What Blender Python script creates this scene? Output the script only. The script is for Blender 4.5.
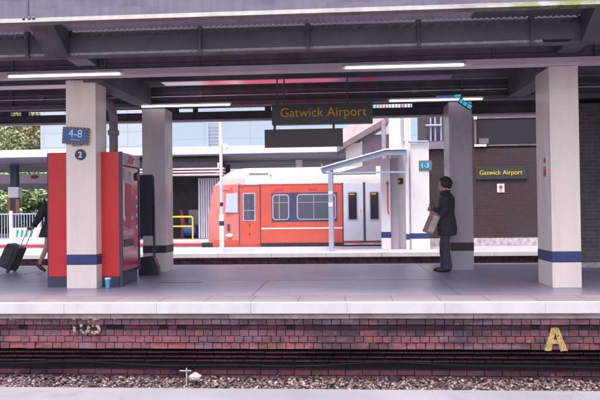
import bpy, bmesh, math, random
from mathutils import Vector, Matrix, noise
random.seed(7)
S = bpy.context.scene
for o in list(bpy.data.objects): bpy.data.objects.remove(o)
C = S.collection
R = math.radians

# ------------------------------------------------------------------ camera
cam = bpy.data.cameras.new('camera'); camo = bpy.data.objects.new('camera', cam); C.objects.link(camo)
yaw, pitch, roll = math.atan(44/650.), R(.88), R(.66)
fw = Vector((-math.sin(yaw)*math.cos(pitch), math.cos(yaw)*math.cos(pitch), math.sin(pitch)))
r0 = Vector((math.cos(yaw), math.sin(yaw), 0)); u0 = r0.cross(fw)
rt = r0*math.cos(roll) - u0*math.sin(roll); up = rt.cross(fw)
m3 = Matrix((rt, up, -fw)).transposed()
camo.matrix_world = Matrix.Translation((0, 0, 1.18)) @ m3.to_4x4()
cam.sensor_width = 36; cam.lens = 39; cam.clip_start = .05; cam.clip_end = 600
S.camera = camo

# ------------------------------------------------------------------ sky, sun, exposure
SUN_EL, SUN_AZ = 70, 195
w = bpy.data.worlds.new('World'); S.world = w; w.use_nodes = True
nt = w.node_tree; nt.nodes.clear()
out = nt.nodes.new('ShaderNodeOutputWorld'); bg = nt.nodes.new('ShaderNodeBackground')
sky = nt.nodes.new('ShaderNodeTexSky'); sky.sky_type = 'NISHITA'; sky.sun_disc = False
sky.sun_elevation = R(SUN_EL); sky.sun_rotation = R(SUN_AZ); sky.dust_density = 4; sky.air_density = 1.2
hs = nt.nodes.new('ShaderNodeHueSaturation'); hs.inputs['Saturation'].default_value = .35
tint = nt.nodes.new('ShaderNodeMix'); tint.data_type = 'RGBA'; tint.blend_type = 'MULTIPLY'
tint.inputs[0].default_value = 1; tint.inputs[7].default_value = (1.0, .965, 1.0, 1)
bg.inputs['Strength'].default_value = .15
nt.links.new(sky.outputs[0], hs.inputs['Color']); nt.links.new(hs.outputs[0], tint.inputs[6])
nt.links.new(tint.outputs[2], bg.inputs[0]); nt.links.new(bg.outputs[0], out.inputs[0])
sl = bpy.data.lights.new('sun', 'SUN'); sl.energy = 1.3; sl.angle = R(18); sl.color = (1, .93, .87)
so = bpy.data.objects.new('sun', sl); C.objects.link(so)
so.rotation_euler = (-R(90-SUN_EL), 0, -R(SUN_AZ)); so.location = (0, 20, 30)
S.view_settings.view_transform = 'Standard'; S.view_settings.look = 'None'
S.view_settings.exposure = 1.1; S.view_settings.gamma = 1; S.view_settings.use_curve_mapping = False

# ------------------------------------------------------------------ materials
def newmat(name):
    m = bpy.data.materials.new(name); m.use_nodes = True
    return m, m.node_tree, m.node_tree.nodes['Principled BSDF']
def add(nt, typ, **kw):
    n = nt.nodes.new(typ)
    for k, v in kw.items(): setattr(n, k, v)
    return n
def noise_fac(nt, scale, detail=5, stretch=None, lo=.35, hi=.65, rough=.6):
    tc = add(nt, 'ShaderNodeTexCoord'); mp = add(nt, 'ShaderNodeMapping')
    if stretch: mp.inputs['Scale'].default_value = stretch
    n = add(nt, 'ShaderNodeTexNoise'); n.inputs['Scale'].default_value = scale; n.inputs['Detail'].default_value = detail
    n.inputs['Roughness'].default_value = rough
    r = add(nt, 'ShaderNodeMapRange'); r.inputs[1].default_value = lo; r.inputs[2].default_value = hi
    nt.links.new(tc.outputs['Object'], mp.inputs[0]); nt.links.new(mp.outputs[0], n.inputs['Vector']); nt.links.new(n.outputs[0], r.inputs[0])
    return r.outputs[0], n.outputs[0]
def mix(nt, fac, a, b, mode='MIX'):
    n = add(nt, 'ShaderNodeMix', data_type='RGBA', blend_type=mode)
    for i, v in ((0, fac), (6, a), (7, b)):
        if hasattr(v, 'is_output'): nt.links.new(v, n.inputs[i])
        elif i == 0: n.inputs[0].default_value = v
        else: n.inputs[i].default_value = (*v, 1)
    return n.outputs[2]
def M(name, col, rough=.6, var=.12, scale=3, metal=0, bump=.05, stain=None, stain_scale=1.2, stain_amt=.5, stretch=None, spec=.5, bscale=60, scuff=0):
    m, nt, p = newmat(name)
    f, _ = noise_fac(nt, scale, stretch=stretch)
    c = mix(nt, f, tuple(x*(1-var) for x in col), tuple(min(1, x*(1+var)) for x in col))
    if stain:
        g, _ = noise_fac(nt, stain_scale, 8, stretch=stretch, lo=.5, hi=.72)
        mul = add(nt, 'ShaderNodeMath', operation='MULTIPLY'); mul.inputs[1].default_value = stain_amt
        nt.links.new(g, mul.inputs[0]); c = mix(nt, mul.outputs[0], c, stain)
    if scuff:
        g2, _ = noise_fac(nt, 7, 10, lo=.66, hi=.72, rough=.75)
        mul = add(nt, 'ShaderNodeMath', operation='MULTIPLY'); mul.inputs[1].default_value = scuff
        nt.links.new(g2, mul.inputs[0]); c = mix(nt, mul.outputs[0], c, tuple(x*.35 for x in col))
    nt.links.new(c, p.inputs['Base Color'])
    p.inputs['Roughness'].default_value = rough; p.inputs['Metallic'].default_value = metal
    p.inputs['Specular IOR Level'].default_value = spec
    if bump:
        _, h = noise_fac(nt, bscale, 6)
        b = add(nt, 'ShaderNodeBump'); b.inputs['Strength'].default_value = bump*2; b.inputs['Distance'].default_value = .01
        nt.links.new(h, b.inputs['Height']); nt.links.new(b.outputs[0], p.inputs['Normal'])
    return m
def emit(name, col, st):
    m, nt, p = newmat(name)
    p.inputs['Base Color'].default_value = (*[min(1, c) for c in col], 1)
    p.inputs['Emission Color'].default_value = (*col, 1); p.inputs['Emission Strength'].default_value = st
    return m
def brickmat(name, c1, c2, mortar, bw=.225, rh=.075, soot=None, axis='xz'):
    m, nt, p = newmat(name)
    tc = add(nt, 'ShaderNodeTexCoord'); sp = add(nt, 'ShaderNodeSeparateXYZ'); cb = add(nt, 'ShaderNodeCombineXYZ')
    nt.links.new(tc.outputs['Object'], sp.inputs[0])
    nt.links.new(sp.outputs[0 if axis == 'xz' else 1], cb.inputs[0]); nt.links.new(sp.outputs[2], cb.inputs[1])
    b = add(nt, 'ShaderNodeTexBrick'); b.inputs['Scale'].default_value = 1
    b.inputs['Brick Width'].default_value = bw; b.inputs['Row Height'].default_value = rh
    b.inputs['Mortar Size'].default_value = .006; b.inputs['Mortar Smooth'].default_value = .2
    b.inputs['Color1'].default_value = (*c1, 1); b.inputs['Color2'].default_value = (*c2, 1); b.inputs['Mortar'].default_value = (*mortar, 1)
    nt.links.new(cb.outputs[0], b.inputs['Vector'])
    f, _ = noise_fac(nt, .9, 6)
    c = mix(nt, f, b.outputs[0], mix(nt, .5, b.outputs[0], soot or (.05, .04, .05)))
    nt.links.new(c, p.inputs['Base Color']); p.inputs['Roughness'].default_value = .85
    bp = add(nt, 'ShaderNodeBump'); bp.inputs['Strength'].default_value = .5; bp.inputs['Distance'].default_value = .006; bp.invert = True
    nt.links.new(b.outputs[1], bp.inputs['Height']); nt.links.new(bp.outputs[0], p.inputs['Normal'])
    return m
def glassmat(name, col, rough=.05, spec=.8):
    m, nt, p = newmat(name); p.inputs['Base Color'].default_value = (*col, 1)
    p.inputs['Roughness'].default_value = rough; p.inputs['Specular IOR Level'].default_value = spec
    return m
def hazardmat(name, a, b, pitch):
    m, nt, p = newmat(name)
    tc = add(nt, 'ShaderNodeTexCoord'); sp = add(nt, 'ShaderNodeSeparateXYZ'); nt.links.new(tc.outputs['Object'], sp.inputs[0])
    ad = add(nt, 'ShaderNodeMath', operation='ADD'); nt.links.new(sp.outputs[0], ad.inputs[0]); nt.links.new(sp.outputs[2], ad.inputs[1])
    mu = add(nt, 'ShaderNodeMath', operation='MULTIPLY'); mu.inputs[1].default_value = 1/pitch; nt.links.new(ad.outputs[0], mu.inputs[0])
    fr = add(nt, 'ShaderNodeMath', operation='FRACT'); nt.links.new(mu.outputs[0], fr.inputs[0])
    gt = add(nt, 'ShaderNodeMath', operation='GREATER_THAN'); gt.inputs[1].default_value = .5; nt.links.new(fr.outputs[0], gt.inputs[0])
    nt.links.new(mix(nt, gt.outputs[0], a, b), p.inputs['Base Color']); p.inputs['Roughness'].default_value = .5
    return m

# old red bricks of the platform wall: one random tone per brick, soot blotches and pale salts
def oldbrick():
    m, nt, p = newmat('old_brick')
    at = add(nt, 'ShaderNodeAttribute', attribute_name='tone')
    cr = add(nt, 'ShaderNodeValToRGB'); e = cr.color_ramp.elements
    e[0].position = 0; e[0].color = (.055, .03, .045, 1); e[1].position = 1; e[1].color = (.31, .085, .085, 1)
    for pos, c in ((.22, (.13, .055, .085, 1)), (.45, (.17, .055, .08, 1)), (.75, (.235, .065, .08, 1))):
        q = cr.color_ramp.elements.new(pos); q.color = c
    nt.links.new(at.outputs['Fac'], cr.inputs[0])
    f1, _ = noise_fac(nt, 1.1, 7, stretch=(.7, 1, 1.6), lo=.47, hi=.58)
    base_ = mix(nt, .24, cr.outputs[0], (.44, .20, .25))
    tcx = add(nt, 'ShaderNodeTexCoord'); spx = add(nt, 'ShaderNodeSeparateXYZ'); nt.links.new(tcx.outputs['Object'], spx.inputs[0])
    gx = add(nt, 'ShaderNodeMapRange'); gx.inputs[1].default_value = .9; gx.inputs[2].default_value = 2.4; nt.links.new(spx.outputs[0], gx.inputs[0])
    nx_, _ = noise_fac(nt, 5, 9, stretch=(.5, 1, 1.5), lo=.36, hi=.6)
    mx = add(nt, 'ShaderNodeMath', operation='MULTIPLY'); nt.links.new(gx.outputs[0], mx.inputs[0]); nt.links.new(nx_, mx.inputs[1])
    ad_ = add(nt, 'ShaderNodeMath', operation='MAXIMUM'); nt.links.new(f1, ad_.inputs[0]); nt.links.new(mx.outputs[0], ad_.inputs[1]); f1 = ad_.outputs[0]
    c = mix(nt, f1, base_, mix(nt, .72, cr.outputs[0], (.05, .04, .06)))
    f2, _ = noise_fac(nt, 19, 8, lo=.50, hi=.64, rough=.75)
    c = mix(nt, f2, c, mix(nt, .6, c, (.04, .025, .03)))
    f3, _ = noise_fac(nt, 9, 7, lo=.62, hi=.78)
    c = mix(nt, f3, c, mix(nt, .5, c, (.5, .42, .48)))
    f4, _ = noise_fac(nt, 2.6, 8, stretch=(.6, 1, 2), lo=.52, hi=.66, rough=.7)
    c = mix(nt, f4, c, mix(nt, .38, c, (.30, .22, .34)))
    nt.links.new(c, p.inputs['Base Color']); p.inputs['Roughness'].default_value = .85
    _, h = noise_fac(nt, 70, 6); b = add(nt, 'ShaderNodeBump'); b.inputs['Strength'].default_value = .5; b.inputs['Distance'].default_value = .006
    nt.links.new(h, b.inputs['Height']); nt.links.new(b.outputs[0], p.inputs['Normal'])
    return m
def fasciamat(name, base, rust, algae=None):
    m, nt, p = newmat(name)
    f, _ = noise_fac(nt, 4, 6, stretch=(3, 1, .35))
    c = mix(nt, f, tuple(x*.8 for x in base), base)
    g, _ = noise_fac(nt, 2.2, 8, stretch=(1, 1, 2.5), lo=.52, hi=.7)
    c = mix(nt, g, c, rust)
    if algae:
        tc = add(nt, 'ShaderNodeTexCoord'); sp = add(nt, 'ShaderNodeSeparateXYZ'); nt.links.new(tc.outputs['Object'], sp.inputs[0])
        r = add(nt, 'ShaderNodeMapRange'); r.inputs[1].default_value = 1.2; r.inputs[2].default_value = 2.6
        nt.links.new(sp.outputs[0], r.inputs[0])
        n, _ = noise_fac(nt, 7, 8, lo=.42, hi=.55)
        mu = add(nt, 'ShaderNodeMath', operation='MULTIPLY'); nt.links.new(r.outputs[0], mu.inputs[0]); nt.links.new(n, mu.inputs[1])
        c = mix(nt, mu.outputs[0], c, algae)
    nt.links.new(c, p.inputs['Base Color']); p.inputs['Roughness'].default_value = .55
    return m
def asphaltmat(name, base, dark, light, rough=.7, bs=.35):
    m, nt, p = newmat(name)
    f, _ = noise_fac(nt, .7, 8); c = mix(nt, f, dark, base)
    g, _ = noise_fac(nt, 240, 2, lo=.45, hi=.75); c = mix(nt, g, c, light)
    s, _ = noise_fac(nt, 3.5, 9, lo=.58, hi=.66)
    mm = add(nt, 'ShaderNodeMath', operation='MULTIPLY'); mm.inputs[1].default_value = .35; nt.links.new(s, mm.inputs[0])
    c = mix(nt, mm.outputs[0], c, dark)
    nt.links.new(c, p.inputs['Base Color']); p.inputs['Roughness'].default_value = rough
    _, h = noise_fac(nt, 180, 4); b = add(nt, 'ShaderNodeBump'); b.inputs['Strength'].default_value = bs; b.inputs['Distance'].default_value = .004
    nt.links.new(h, b.inputs['Height']); nt.links.new(b.outputs[0], p.inputs['Normal'])
    return m
def slabmat(name, base, dark, light):
    m = asphaltmat(name, base, dark, light); nt = m.node_tree; p = nt.nodes['Principled BSDF']
    src = p.inputs['Base Color'].links[0].from_socket
    tc = add(nt, 'ShaderNodeTexCoord'); b = add(nt, 'ShaderNodeTexBrick', offset=0); b.inputs['Scale'].default_value = 1; b.inputs['Brick Width'].default_value = .61; b.inputs['Row Height'].default_value = .302
    b.inputs['Mortar Size'].default_value = .007; b.inputs['Color1'].default_value = (1, 1, 1, 1); b.inputs['Color2'].default_value = (.86, .84, .86, 1); b.inputs['Mortar'].default_value = (.45, .42, .45, 1)
    mp = add(nt, 'ShaderNodeMapping'); mp.inputs['Location'].default_value = (0, -8.322+.302*28, 0)
    nt.links.new(tc.outputs['Object'], mp.inputs[0]); nt.links.new(mp.outputs[0], b.inputs['Vector'])
    nt.links.new(mix(nt, 1.0, src, b.outputs[0], 'MULTIPLY'), p.inputs['Base Color'])
    return m
def leafmat(name, c1, c2):
    m, nt, p = newmat(name)
    at = add(nt, 'ShaderNodeAttribute', attribute_name='tone')
    nt.links.new(mix(nt, at.outputs['Fac'], c1, c2), p.inputs['Base Color']); p.inputs['Roughness'].default_value = .6
    return m
def stonemat():
    m, nt, p = newmat('ballast_stone')
    at = add(nt, 'ShaderNodeAttribute', attribute_name='tone')
    cr = add(nt, 'ShaderNodeValToRGB'); e = cr.color_ramp.elements
    e[0].color = (.03, .02, .028, 1); e[1].position = 1; e[1].color = (.62, .52, .54, 1)
    for pos, c in ((.35, (.13, .07, .085, 1)), (.6, (.29, .18, .20, 1)), (.72, (.20, .17, .11, 1)), (.86, (.36, .26, .27, 1))):
        q = cr.color_ramp.elements.new(pos); q.color = c
    nt.links.new(at.outputs['Fac'], cr.inputs[0])
    f, _ = noise_fac(nt, 40, 4)
    nt.links.new(mix(nt, f, cr.outputs[0], mix(nt, .35, cr.outputs[0], (.05, .04, .04))), p.inputs['Base Color']); p.inputs['Roughness'].default_value = .9
    return m
def wornpaint(name, col, lo, hi, scale=16):
    m, nt, p = newmat(name)
    p.inputs['Base Color'].default_value = (*col, 1); p.inputs['Roughness'].default_value = .8
    f, _ = noise_fac(nt, scale, 8, lo=lo, hi=hi, rough=.7)
    nt.links.new(f, p.inputs['Alpha'])
    return m
def rooflightmat():
    m, nt, p = newmat('tinted_rooflight')
    tc = add(nt, 'ShaderNodeTexCoord'); sp = add(nt, 'ShaderNodeSeparateXYZ'); nt.links.new(tc.outputs['Object'], sp.inputs[0])
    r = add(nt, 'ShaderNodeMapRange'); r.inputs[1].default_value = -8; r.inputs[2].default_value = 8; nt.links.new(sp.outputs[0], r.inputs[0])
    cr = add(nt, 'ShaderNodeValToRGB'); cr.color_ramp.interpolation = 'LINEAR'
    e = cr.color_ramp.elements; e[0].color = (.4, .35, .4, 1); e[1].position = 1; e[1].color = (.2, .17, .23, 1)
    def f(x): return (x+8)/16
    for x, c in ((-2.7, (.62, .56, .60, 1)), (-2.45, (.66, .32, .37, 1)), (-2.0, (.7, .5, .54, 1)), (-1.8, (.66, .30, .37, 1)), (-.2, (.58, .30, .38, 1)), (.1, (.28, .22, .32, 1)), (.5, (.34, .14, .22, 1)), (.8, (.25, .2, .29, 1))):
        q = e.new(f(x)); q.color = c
    nt.links.new(r.outputs[0], cr.inputs[0])
    t = add(nt, 'ShaderNodeBsdfTranslucent'); d = add(nt, 'ShaderNodeBsdfDiffuse'); ms = add(nt, 'ShaderNodeMixShader'); ms.inputs[0].default_value = .25
    nt.links.new(cr.outputs[0], t.inputs[0]); nt.links.new(cr.outputs[0], d.inputs[0])
    nt.links.new(t.outputs[0], ms.inputs[1]); nt.links.new(d.outputs[0], ms.inputs[2])
    nt.links.new(ms.outputs[0], nt.nodes['Material Output'].inputs[0])
    return m
def panelmat(name, col, line, pw, ph, ox=0, oz=0):
    m, nt, p = newmat(name)
    tc = add(nt, 'ShaderNodeTexCoord'); sp = add(nt, 'ShaderNodeSeparateXYZ'); cb = add(nt, 'ShaderNodeCombineXYZ')
    nt.links.new(tc.outputs['Object'], sp.inputs[0]); nt.links.new(sp.outputs[0], cb.inputs[0]); nt.links.new(sp.outputs[2], cb.inputs[1])
    b = add(nt, 'ShaderNodeTexBrick', offset=0); b.inputs['Scale'].default_value = 1; b.inputs['Brick Width'].default_value = pw; b.inputs['Row Height'].default_value = ph
    b.inputs['Mortar Size'].default_value = .02; b.inputs['Color1'].default_value = (*col, 1); b.inputs['Color2'].default_value = (*[c*.96 for c in col], 1); b.inputs['Mortar'].default_value = (*line, 1)
    nt.links.new(cb.outputs[0], b.inputs['Vector']); nt.links.new(b.outputs[0], p.inputs['Base Color']); p.inputs['Roughness'].default_value = .35
    return m

K = dict(
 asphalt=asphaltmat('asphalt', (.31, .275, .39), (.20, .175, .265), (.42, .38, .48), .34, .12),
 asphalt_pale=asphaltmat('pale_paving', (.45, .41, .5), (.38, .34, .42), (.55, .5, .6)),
 near=asphaltmat('near_paving', (.25, .238, .27), (.15, .14, .17), (.48, .46, .5)),
 pave=slabmat('edge_paving', (.33, .265, .305), (.25, .20, .235), (.43, .36, .40)),
 coping=M('coping_paint', (.64, .62, .66), .55, .05, 4, stain=(.42, .38, .44), stain_scale=2.5, stain_amt=.4, stretch=(1, 1, .4)),
 concrete=M('old_concrete', (.56, .48, .48), .85, .25, 6, stain=(.14, .11, .14), stain_scale=3, stain_amt=.8, bump=.15),
 concrete_pale=M('pale_concrete', (.62, .58, .62), .8, .1, 3, stain=(.35, .3, .34), stain_scale=2, stain_amt=.5),
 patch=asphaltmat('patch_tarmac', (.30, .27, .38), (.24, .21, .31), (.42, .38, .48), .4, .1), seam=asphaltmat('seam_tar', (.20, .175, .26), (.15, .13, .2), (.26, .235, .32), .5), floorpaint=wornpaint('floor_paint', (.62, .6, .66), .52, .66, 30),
 brick=oldbrick(), mortar=M('dark_mortar', (.04, .03, .038), .9, .3, 20),
 soil=M('trackbed_soil', (.10, .075, .085), .95, .4, 12, bump=.2), stone=stonemat(), brown=M('trackside_brick', (.10, .05, .065), .9, .5, 9, bump=.3),
 fascia=fasciamat('fascia_paint', (.19, .17, .245), (.11, .09, .16)), lip=fasciamat('fascia_lip_paint', (.33, .31, .32), (.19, .17, .20), (.13, .17, .025)),
 dark=M('dark_steel', (.115, .107, .13), .6, .2, 3, stain=(.05, .04, .055)), soffit=M('soffit_sheet', (.135, .127, .155), .7, .15, 2),
 strip=M('corrugated_strip', (.5, .44, .55), .6, .15, 8), web=M('beam_web_paint', (.17, .135, .17), .6, .2, 3, stain=(.09, .07, .10), stretch=(1, 1, .3)),
 flange=M('beam_flange_paint', (.74, .62, .70), .5, .08, 2, stain=(.42, .32, .4), stretch=(.4, 1, 3)),
 column=M('column_paint', (.86, .765, .725), .3, .04, 2, stain=(.50, .43, .43), stain_scale=1.6, stain_amt=.35, stretch=(3, 3, .35), bump=.03, scuff=.5),
 column_mauve=M('mauve_column_paint', (.47, .41, .49), .3, .08, 2, stain=(.22, .18, .23), stretch=(2, 2, .4)),
 column_grey=M('grey_column_paint', (.70, .63, .66), .35, .07, 2, stain=(.34, .29, .33), stretch=(2, 2, .4)),
 band=M('navy_band_paint', (.035, .05, .17), .45, .15, 3), band_dark=M('black_band_paint', (.03, .03, .045), .5, .15, 3),
 red=M('red_panel', (.62, .032, .04), .42, .06, 1.5, bump=.02), navy=M('slate_trim', (.05, .055, .11), .5, .15, 4),
 pipe=M('pipe_paint', (.36, .29, .35), .4, .15, 5, stain=(.2, .15, .2)),
 black=M('black_plastic', (.042, .039, .05), .45, .2, 5), blackmatte=M('charcoal_board', (.048, .045, .056), .7, .1, 4),
 signdark=M('sign_black', (.05, .047, .054), .35, .1, 3, bump=.01), amber=M('amber_letter', (.72, .38, .04), .5, .05), yellowtxt=M('yellow_letter', (.72, .56, .06), .5, .05),
 dim=M('unlit_amber_dots', (.10, .06, .02), .5, .4, 60), white=M('white_paint', (.8, .78, .8), .45, .04, 3, stain=(.6, .57, .6), stain_amt=.3),
 blue=M('sign_blue', (.03, .14, .42), .4, .08, 3), cyanblue=M('bright_sign_blue', (.02, .25, .5), .4, .08, 3),
 hazard=hazardmat('hazard_border', (.55, .27, .06), (.03, .03, .035), .05), redsign=M('red_print', (.62, .06, .1), .5, .1), slate=M('dark_teal', (.03, .05, .065), .4, .1),
 tube=emit('lit_tube', (1, .95, .96), 1.6), cyan=emit('lit_cyan_tile', (.04, .36, .52), .45), led=emit('lit_blue_strip', (.04, .12, .36), .3),
 skin=M('skin', (.52, .34, .28), .5, .06, 10, bump=0), coat=M('charcoal_wool', (.045, .04, .052), .85, .25, 30, bump=.1), trousers=M('dark_trousers', (.062, .058, .085), .8, .2, 25, bump=.1),
 hair=M('dark_hair', (.032, .026, .028), .55, .5, 60, bump=.3, stretch=(1, 1, .3)), shoe=M('black_leather', (.02, .018, .02), .4, .1), brownshoe=M('brown_leather', (.09, .04, .03), .5, .2),
 bagcloth=M('mauve_bag', (.36, .22, .26), .7, .2, 12), bagpale=M('bag_print', (.66, .52, .55), .7, .2, 12), scarf=M('lilac_scarf', (.13, .11, .17), .8, .2, 14),
 case=M('suitcase_fabric', (.04, .038, .046), .7, .2, 30, bump=.1), alu=M('aluminium', (.5, .48, .52), .35, .05, metal=.8),
 tred=M('train_red', (.60, .108, .075), .25, .06, 1.5, stain=(.42, .11, .085), stain_amt=.3, bump=0), tglare=M('cab_end_glare_red', (.62, .19, .165), .3, .06, 1, bump=0),  # cab end is the train red made paler: glare put into the colour
 tcabroof=M('cab_roof_glare_red', (.68, .38, .36), .35, .06, 1, bump=0), troof=M('train_roof_cream', (.58, .56, .55), .4, .05, 2, stain=(.40, .37, .37), stretch=(1, 1, 1)), tdoor=M('train_door_grey', (.62, .64, .74), .35, .05, 1.5, bump=0),  # cab roof paler again, with the same glare painted in
 tdark=M('underframe', (.04, .035, .045), .7, .3, 6), glass=glassmat('train_glass', (.09, .10, .15), .03, 1), glassdoor=glassmat('door_glass', (.02, .02, .035), .04, .8), glasspale=glassmat('pale_glass', (.5, .58, .68), .1), frame=M('window_frame', (.06, .065, .125), .4, .1),
 frame_light=M('pale_window_frame', (.42, .42, .55), .35, .05),
 paleblue=M('pale_blue_paint', (.36, .41, .54), .4, .06, 3), palewhite=M('canopy_fascia_white', (.8, .79, .82), .5, .04, 2), greysoffit=M('grey_soffit', (.30, .29, .39), .5, .1, 1, stretch=(.2, 3, 1)),
 panel=panelmat('cladding_panel', (.37, .46, .52), (.30, .37, .43), 2.45, 1.0), panelb=panelmat('cladding_panel_pale', (.44, .50, .55), (.30, .34, .40), 1.15, .78),
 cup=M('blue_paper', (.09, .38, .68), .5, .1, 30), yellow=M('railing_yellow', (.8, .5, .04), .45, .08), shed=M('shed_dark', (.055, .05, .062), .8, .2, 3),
 blueprop=M('blue_plastic', (.03, .09, .30), .4, .1), orange=M('orange_cloth', (.26, .08, .045), .7, .2), shutter=M('grey_shutter', (.5, .49, .58), .45, .08, 3),
 brickshade=brickmat('shaded_brick', (.052, .024, .026), (.033, .02, .025), (.065, .052, .056)), brickside=brickmat('purple_brick', (.17, .14, .165), (.13, .11, .135), (.25, .22, .25)),  # station building brick darkened: shade on that wall put into the colour
 brickgable=brickmat('gable_brick', (.10, .08, .10), (.08, .066, .088), (.13, .11, .13)), glassw=glassmat('dark_window_glass', (.035, .03, .04), .6, .15),
 plinth=M('plinth_concrete', (.48, .42, .45), .85, .35, 9, stain=(.25, .2, .22), bump=.2), stairpink=M('stair_parapet', (.62, .52, .56), .6, .12, 2, stain=(.45, .36, .4)), stairdark=M('stair_soffit', (.22, .16, .18), .7, .15, 3), mauvewall=M('mauve_wall', (.24, .19, .25), .7, .15, 2),
 bark=M('bark', (.09, .065, .05), .9, .3, 12, bump=.3), leafy=leafmat('yellow_green_leaves', (.20, .25, .12), (.52, .54, .32)), leafg=leafmat('green_leaves', (.17, .25, .12), (.44, .52, .29)), leafb=leafmat('rust_green_leaves', (.19, .21, .11), (.44, .42, .25)),
 paintw=wornpaint('worn_white_paint', (.55, .50, .42), .45, .62), painty=wornpaint('worn_ochre_paint', (.50, .36, .15), .36, .50, 34), blackrub=M('black_cable', (.02, .018, .022), .6, .2, 8),
 rooflight=rooflightmat(), grey=M('mid_grey', (.3, .28, .33), .6, .1), display=M('vending_display', (.35, .30, .42), .3, .5, 9), vglass=glassmat('vending_glass', (.46, .035, .11), .12, .8),  # vending glass: red interior and magenta reflection put into the colour
 grass=M('far_ground', (.12, .14, .08), .95, .4, .4), bottles=M('vending_pink', (.62, .34, .46), .3, .4, 12), teal=M('teal_print', (.06, .28, .36), .6, .3, 20), stairwhite=M('panel_white', (.72, .7, .73), .5, .06, 2),
)

# ------------------------------------------------------------------ mesh helpers
class MB:
    def __init__(s): s.v = []; s.f = []; s.t = []
    def box(s, x0, x1, y0, y1, z0, z1, tone=0):
        n = len(s.v); s.v += [(x0, y0, z0), (x1, y0, z0), (x1, y1, z0), (x0, y1, z0), (x0, y0, z1), (x1, y0, z1), (x1, y1, z1), (x0, y1, z1)]
        s.f += [(n, n+3, n+2, n+1), (n+4, n+5, n+6, n+7), (n, n+1, n+5, n+4), (n+1, n+2, n+6, n+5), (n+2, n+3, n+7, n+6), (n+3, n, n+4, n+7)]
        s.t += [tone]*6; return s
    def prism(s, poly, y0, y1):                       # polygon in x,z pushed along y
        n = len(s.v); k = len(poly)
        s.v += [(x, y0, z) for x, z in poly] + [(x, y1, z) for x, z in poly]
        s.f += [tuple(range(n, n+k)), tuple(range(n+2*k-1, n+k-1, -1))]
        s.f += [(n+(i+1) % k, n+i, n+k+i, n+k+(i+1) % k) for i in range(k)]; s.t += [0]*(k+2); return s
    def prismx(s, poly, x0, x1):                      # polygon in y,z pushed along x
        n = len(s.v); k = len(poly)
        s.v += [(x0, y, z) for y, z in poly] + [(x1, y, z) for y, z in poly]
        s.f += [tuple(range(n+k-1, n-1, -1)), tuple(range(n+k, n+2*k))]
        s.f += [(n+i, n+(i+1) % k, n+k+(i+1) % k, n+k+i) for i in range(k)]; s.t += [0]*(k+2); return s
    def tube(s, pts, rad, seg=10):                    # swept round bar, radii may vary
        pts = [Vector(p) for p in pts]; k = len(pts)
        rr = rad if hasattr(rad, '__len__') else [rad]*k
        n = len(s.v); ref = None
        for i, p in enumerate(pts):
            d = (pts[min(i+1, k-1)]-pts[max(i-1, 0)]).normalized()
            if ref is None: ref = d.orthogonal().normalized()
            a = (ref - d*ref.dot(d)).normalized(); ref = a; b = d.cross(a)
            for j in range(seg):
                t = 2*math.pi*j/seg; q = p + (a*math.cos(t)+b*math.sin(t))*rr[i]; s.v.append(tuple(q))
        for i in range(k-1):
            for j in range(seg):
                s.f.append((n+i*seg+j, n+i*seg+(j+1) % seg, n+(i+1)*seg+(j+1) % seg, n+(i+1)*seg+j)); s.t.append(0)
        s.f += [tuple(n+j for j in range(seg-1, -1, -1)), tuple(n+(k-1)*seg+j for j in range(seg))]; s.t += [0, 0]; return s
    def ell(s, c, r, seg=16, rings=10, rot=None):     # ellipsoid
        n = len(s.v); c = Vector(c)
        for i in range(rings+1):
            th = math.pi*i/rings
            for j in range(seg):
                ph = 2*math.pi*j/seg
                q = Vector((r[0]*math.sin(th)*math.cos(ph), r[1]*math.sin(th)*math.sin(ph), r[2]*math.cos(th)))
                if rot: q = rot @ q
                s.v.append(tuple(c+q))
        for i in range(rings):
            for j in range(seg):
                s.f.append((n+i*seg+j, n+(i+1)*seg+j, n+(i+1)*seg+(j+1) % seg, n+i*seg+(j+1) % seg)); s.t.append(0)
        return s
    def loft(s, rings, seg=18):                       # rings: (cx,cy,cz,rx,ry)
        n = len(s.v); k = len(rings)
        for cx, cy, cz, rx, ry in rings:
            for j in range(seg):
                t = 2*math.pi*j/seg; s.v.append((cx+rx*math.cos(t), cy+ry*math.sin(t), cz))
        for i in range(k-1):
            for j in range(seg):
                s.f.append((n+i*seg+j, n+i*seg+(j+1) % seg, n+(i+1)*seg+(j+1) % seg, n+(i+1)*seg+j)); s.t.append(0)
        s.f += [tuple(n+j for j in range(seg-1, -1, -1)), tuple(n+(k-1)*seg+j for j in range(seg))]; s.t += [0, 0]; return s
    def lathe(s, c, prof, seg=24):
        return s.loft([(c[0], c[1], c[2]+z, r, r) for r, z in prof], seg)
    def mesh(s, name, bevel=0, smooth=False, tone=False):
        me = bpy.data.meshes.new(name); me.from_pydata(s.v, [], s.f)
        if tone:
            a = me.attributes.new('tone', 'FLOAT', 'FACE'); a.data.foreach_set('value', s.t)
        bm = bmesh.new(); bm.from_mesh(me)
        bmesh.ops.recalc_face_normals(bm, faces=bm.faces[:])
        if bevel: bmesh.ops.bevel(bm, geom=bm.edges[:], offset=bevel, segments=2, affect='EDGES', profile=.7, clamp_overlap=True)
        bm.to_mesh(me); bm.free()
        if smooth:
            me.polygons.foreach_set('use_smooth', [True]*len(me.polygons))
            me.set_sharp_from_angle(angle=R(40))
        return me
    def build(s, name, mat, parent=None, bevel=0, smooth=False, tone=False, label=None):
        o = bpy.data.objects.new(name, s.mesh(name, bevel, smooth, tone)); C.objects.link(o)
        o.data.materials.append(K[mat] if isinstance(mat, str) else mat)
        if parent: o.parent = parent; o.matrix_parent_inverse = Matrix.Translation(-Vector(parent.location)) if parent.type == 'EMPTY' else parent_inv(parent)
        if label: o['label'] = label
        return o
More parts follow.
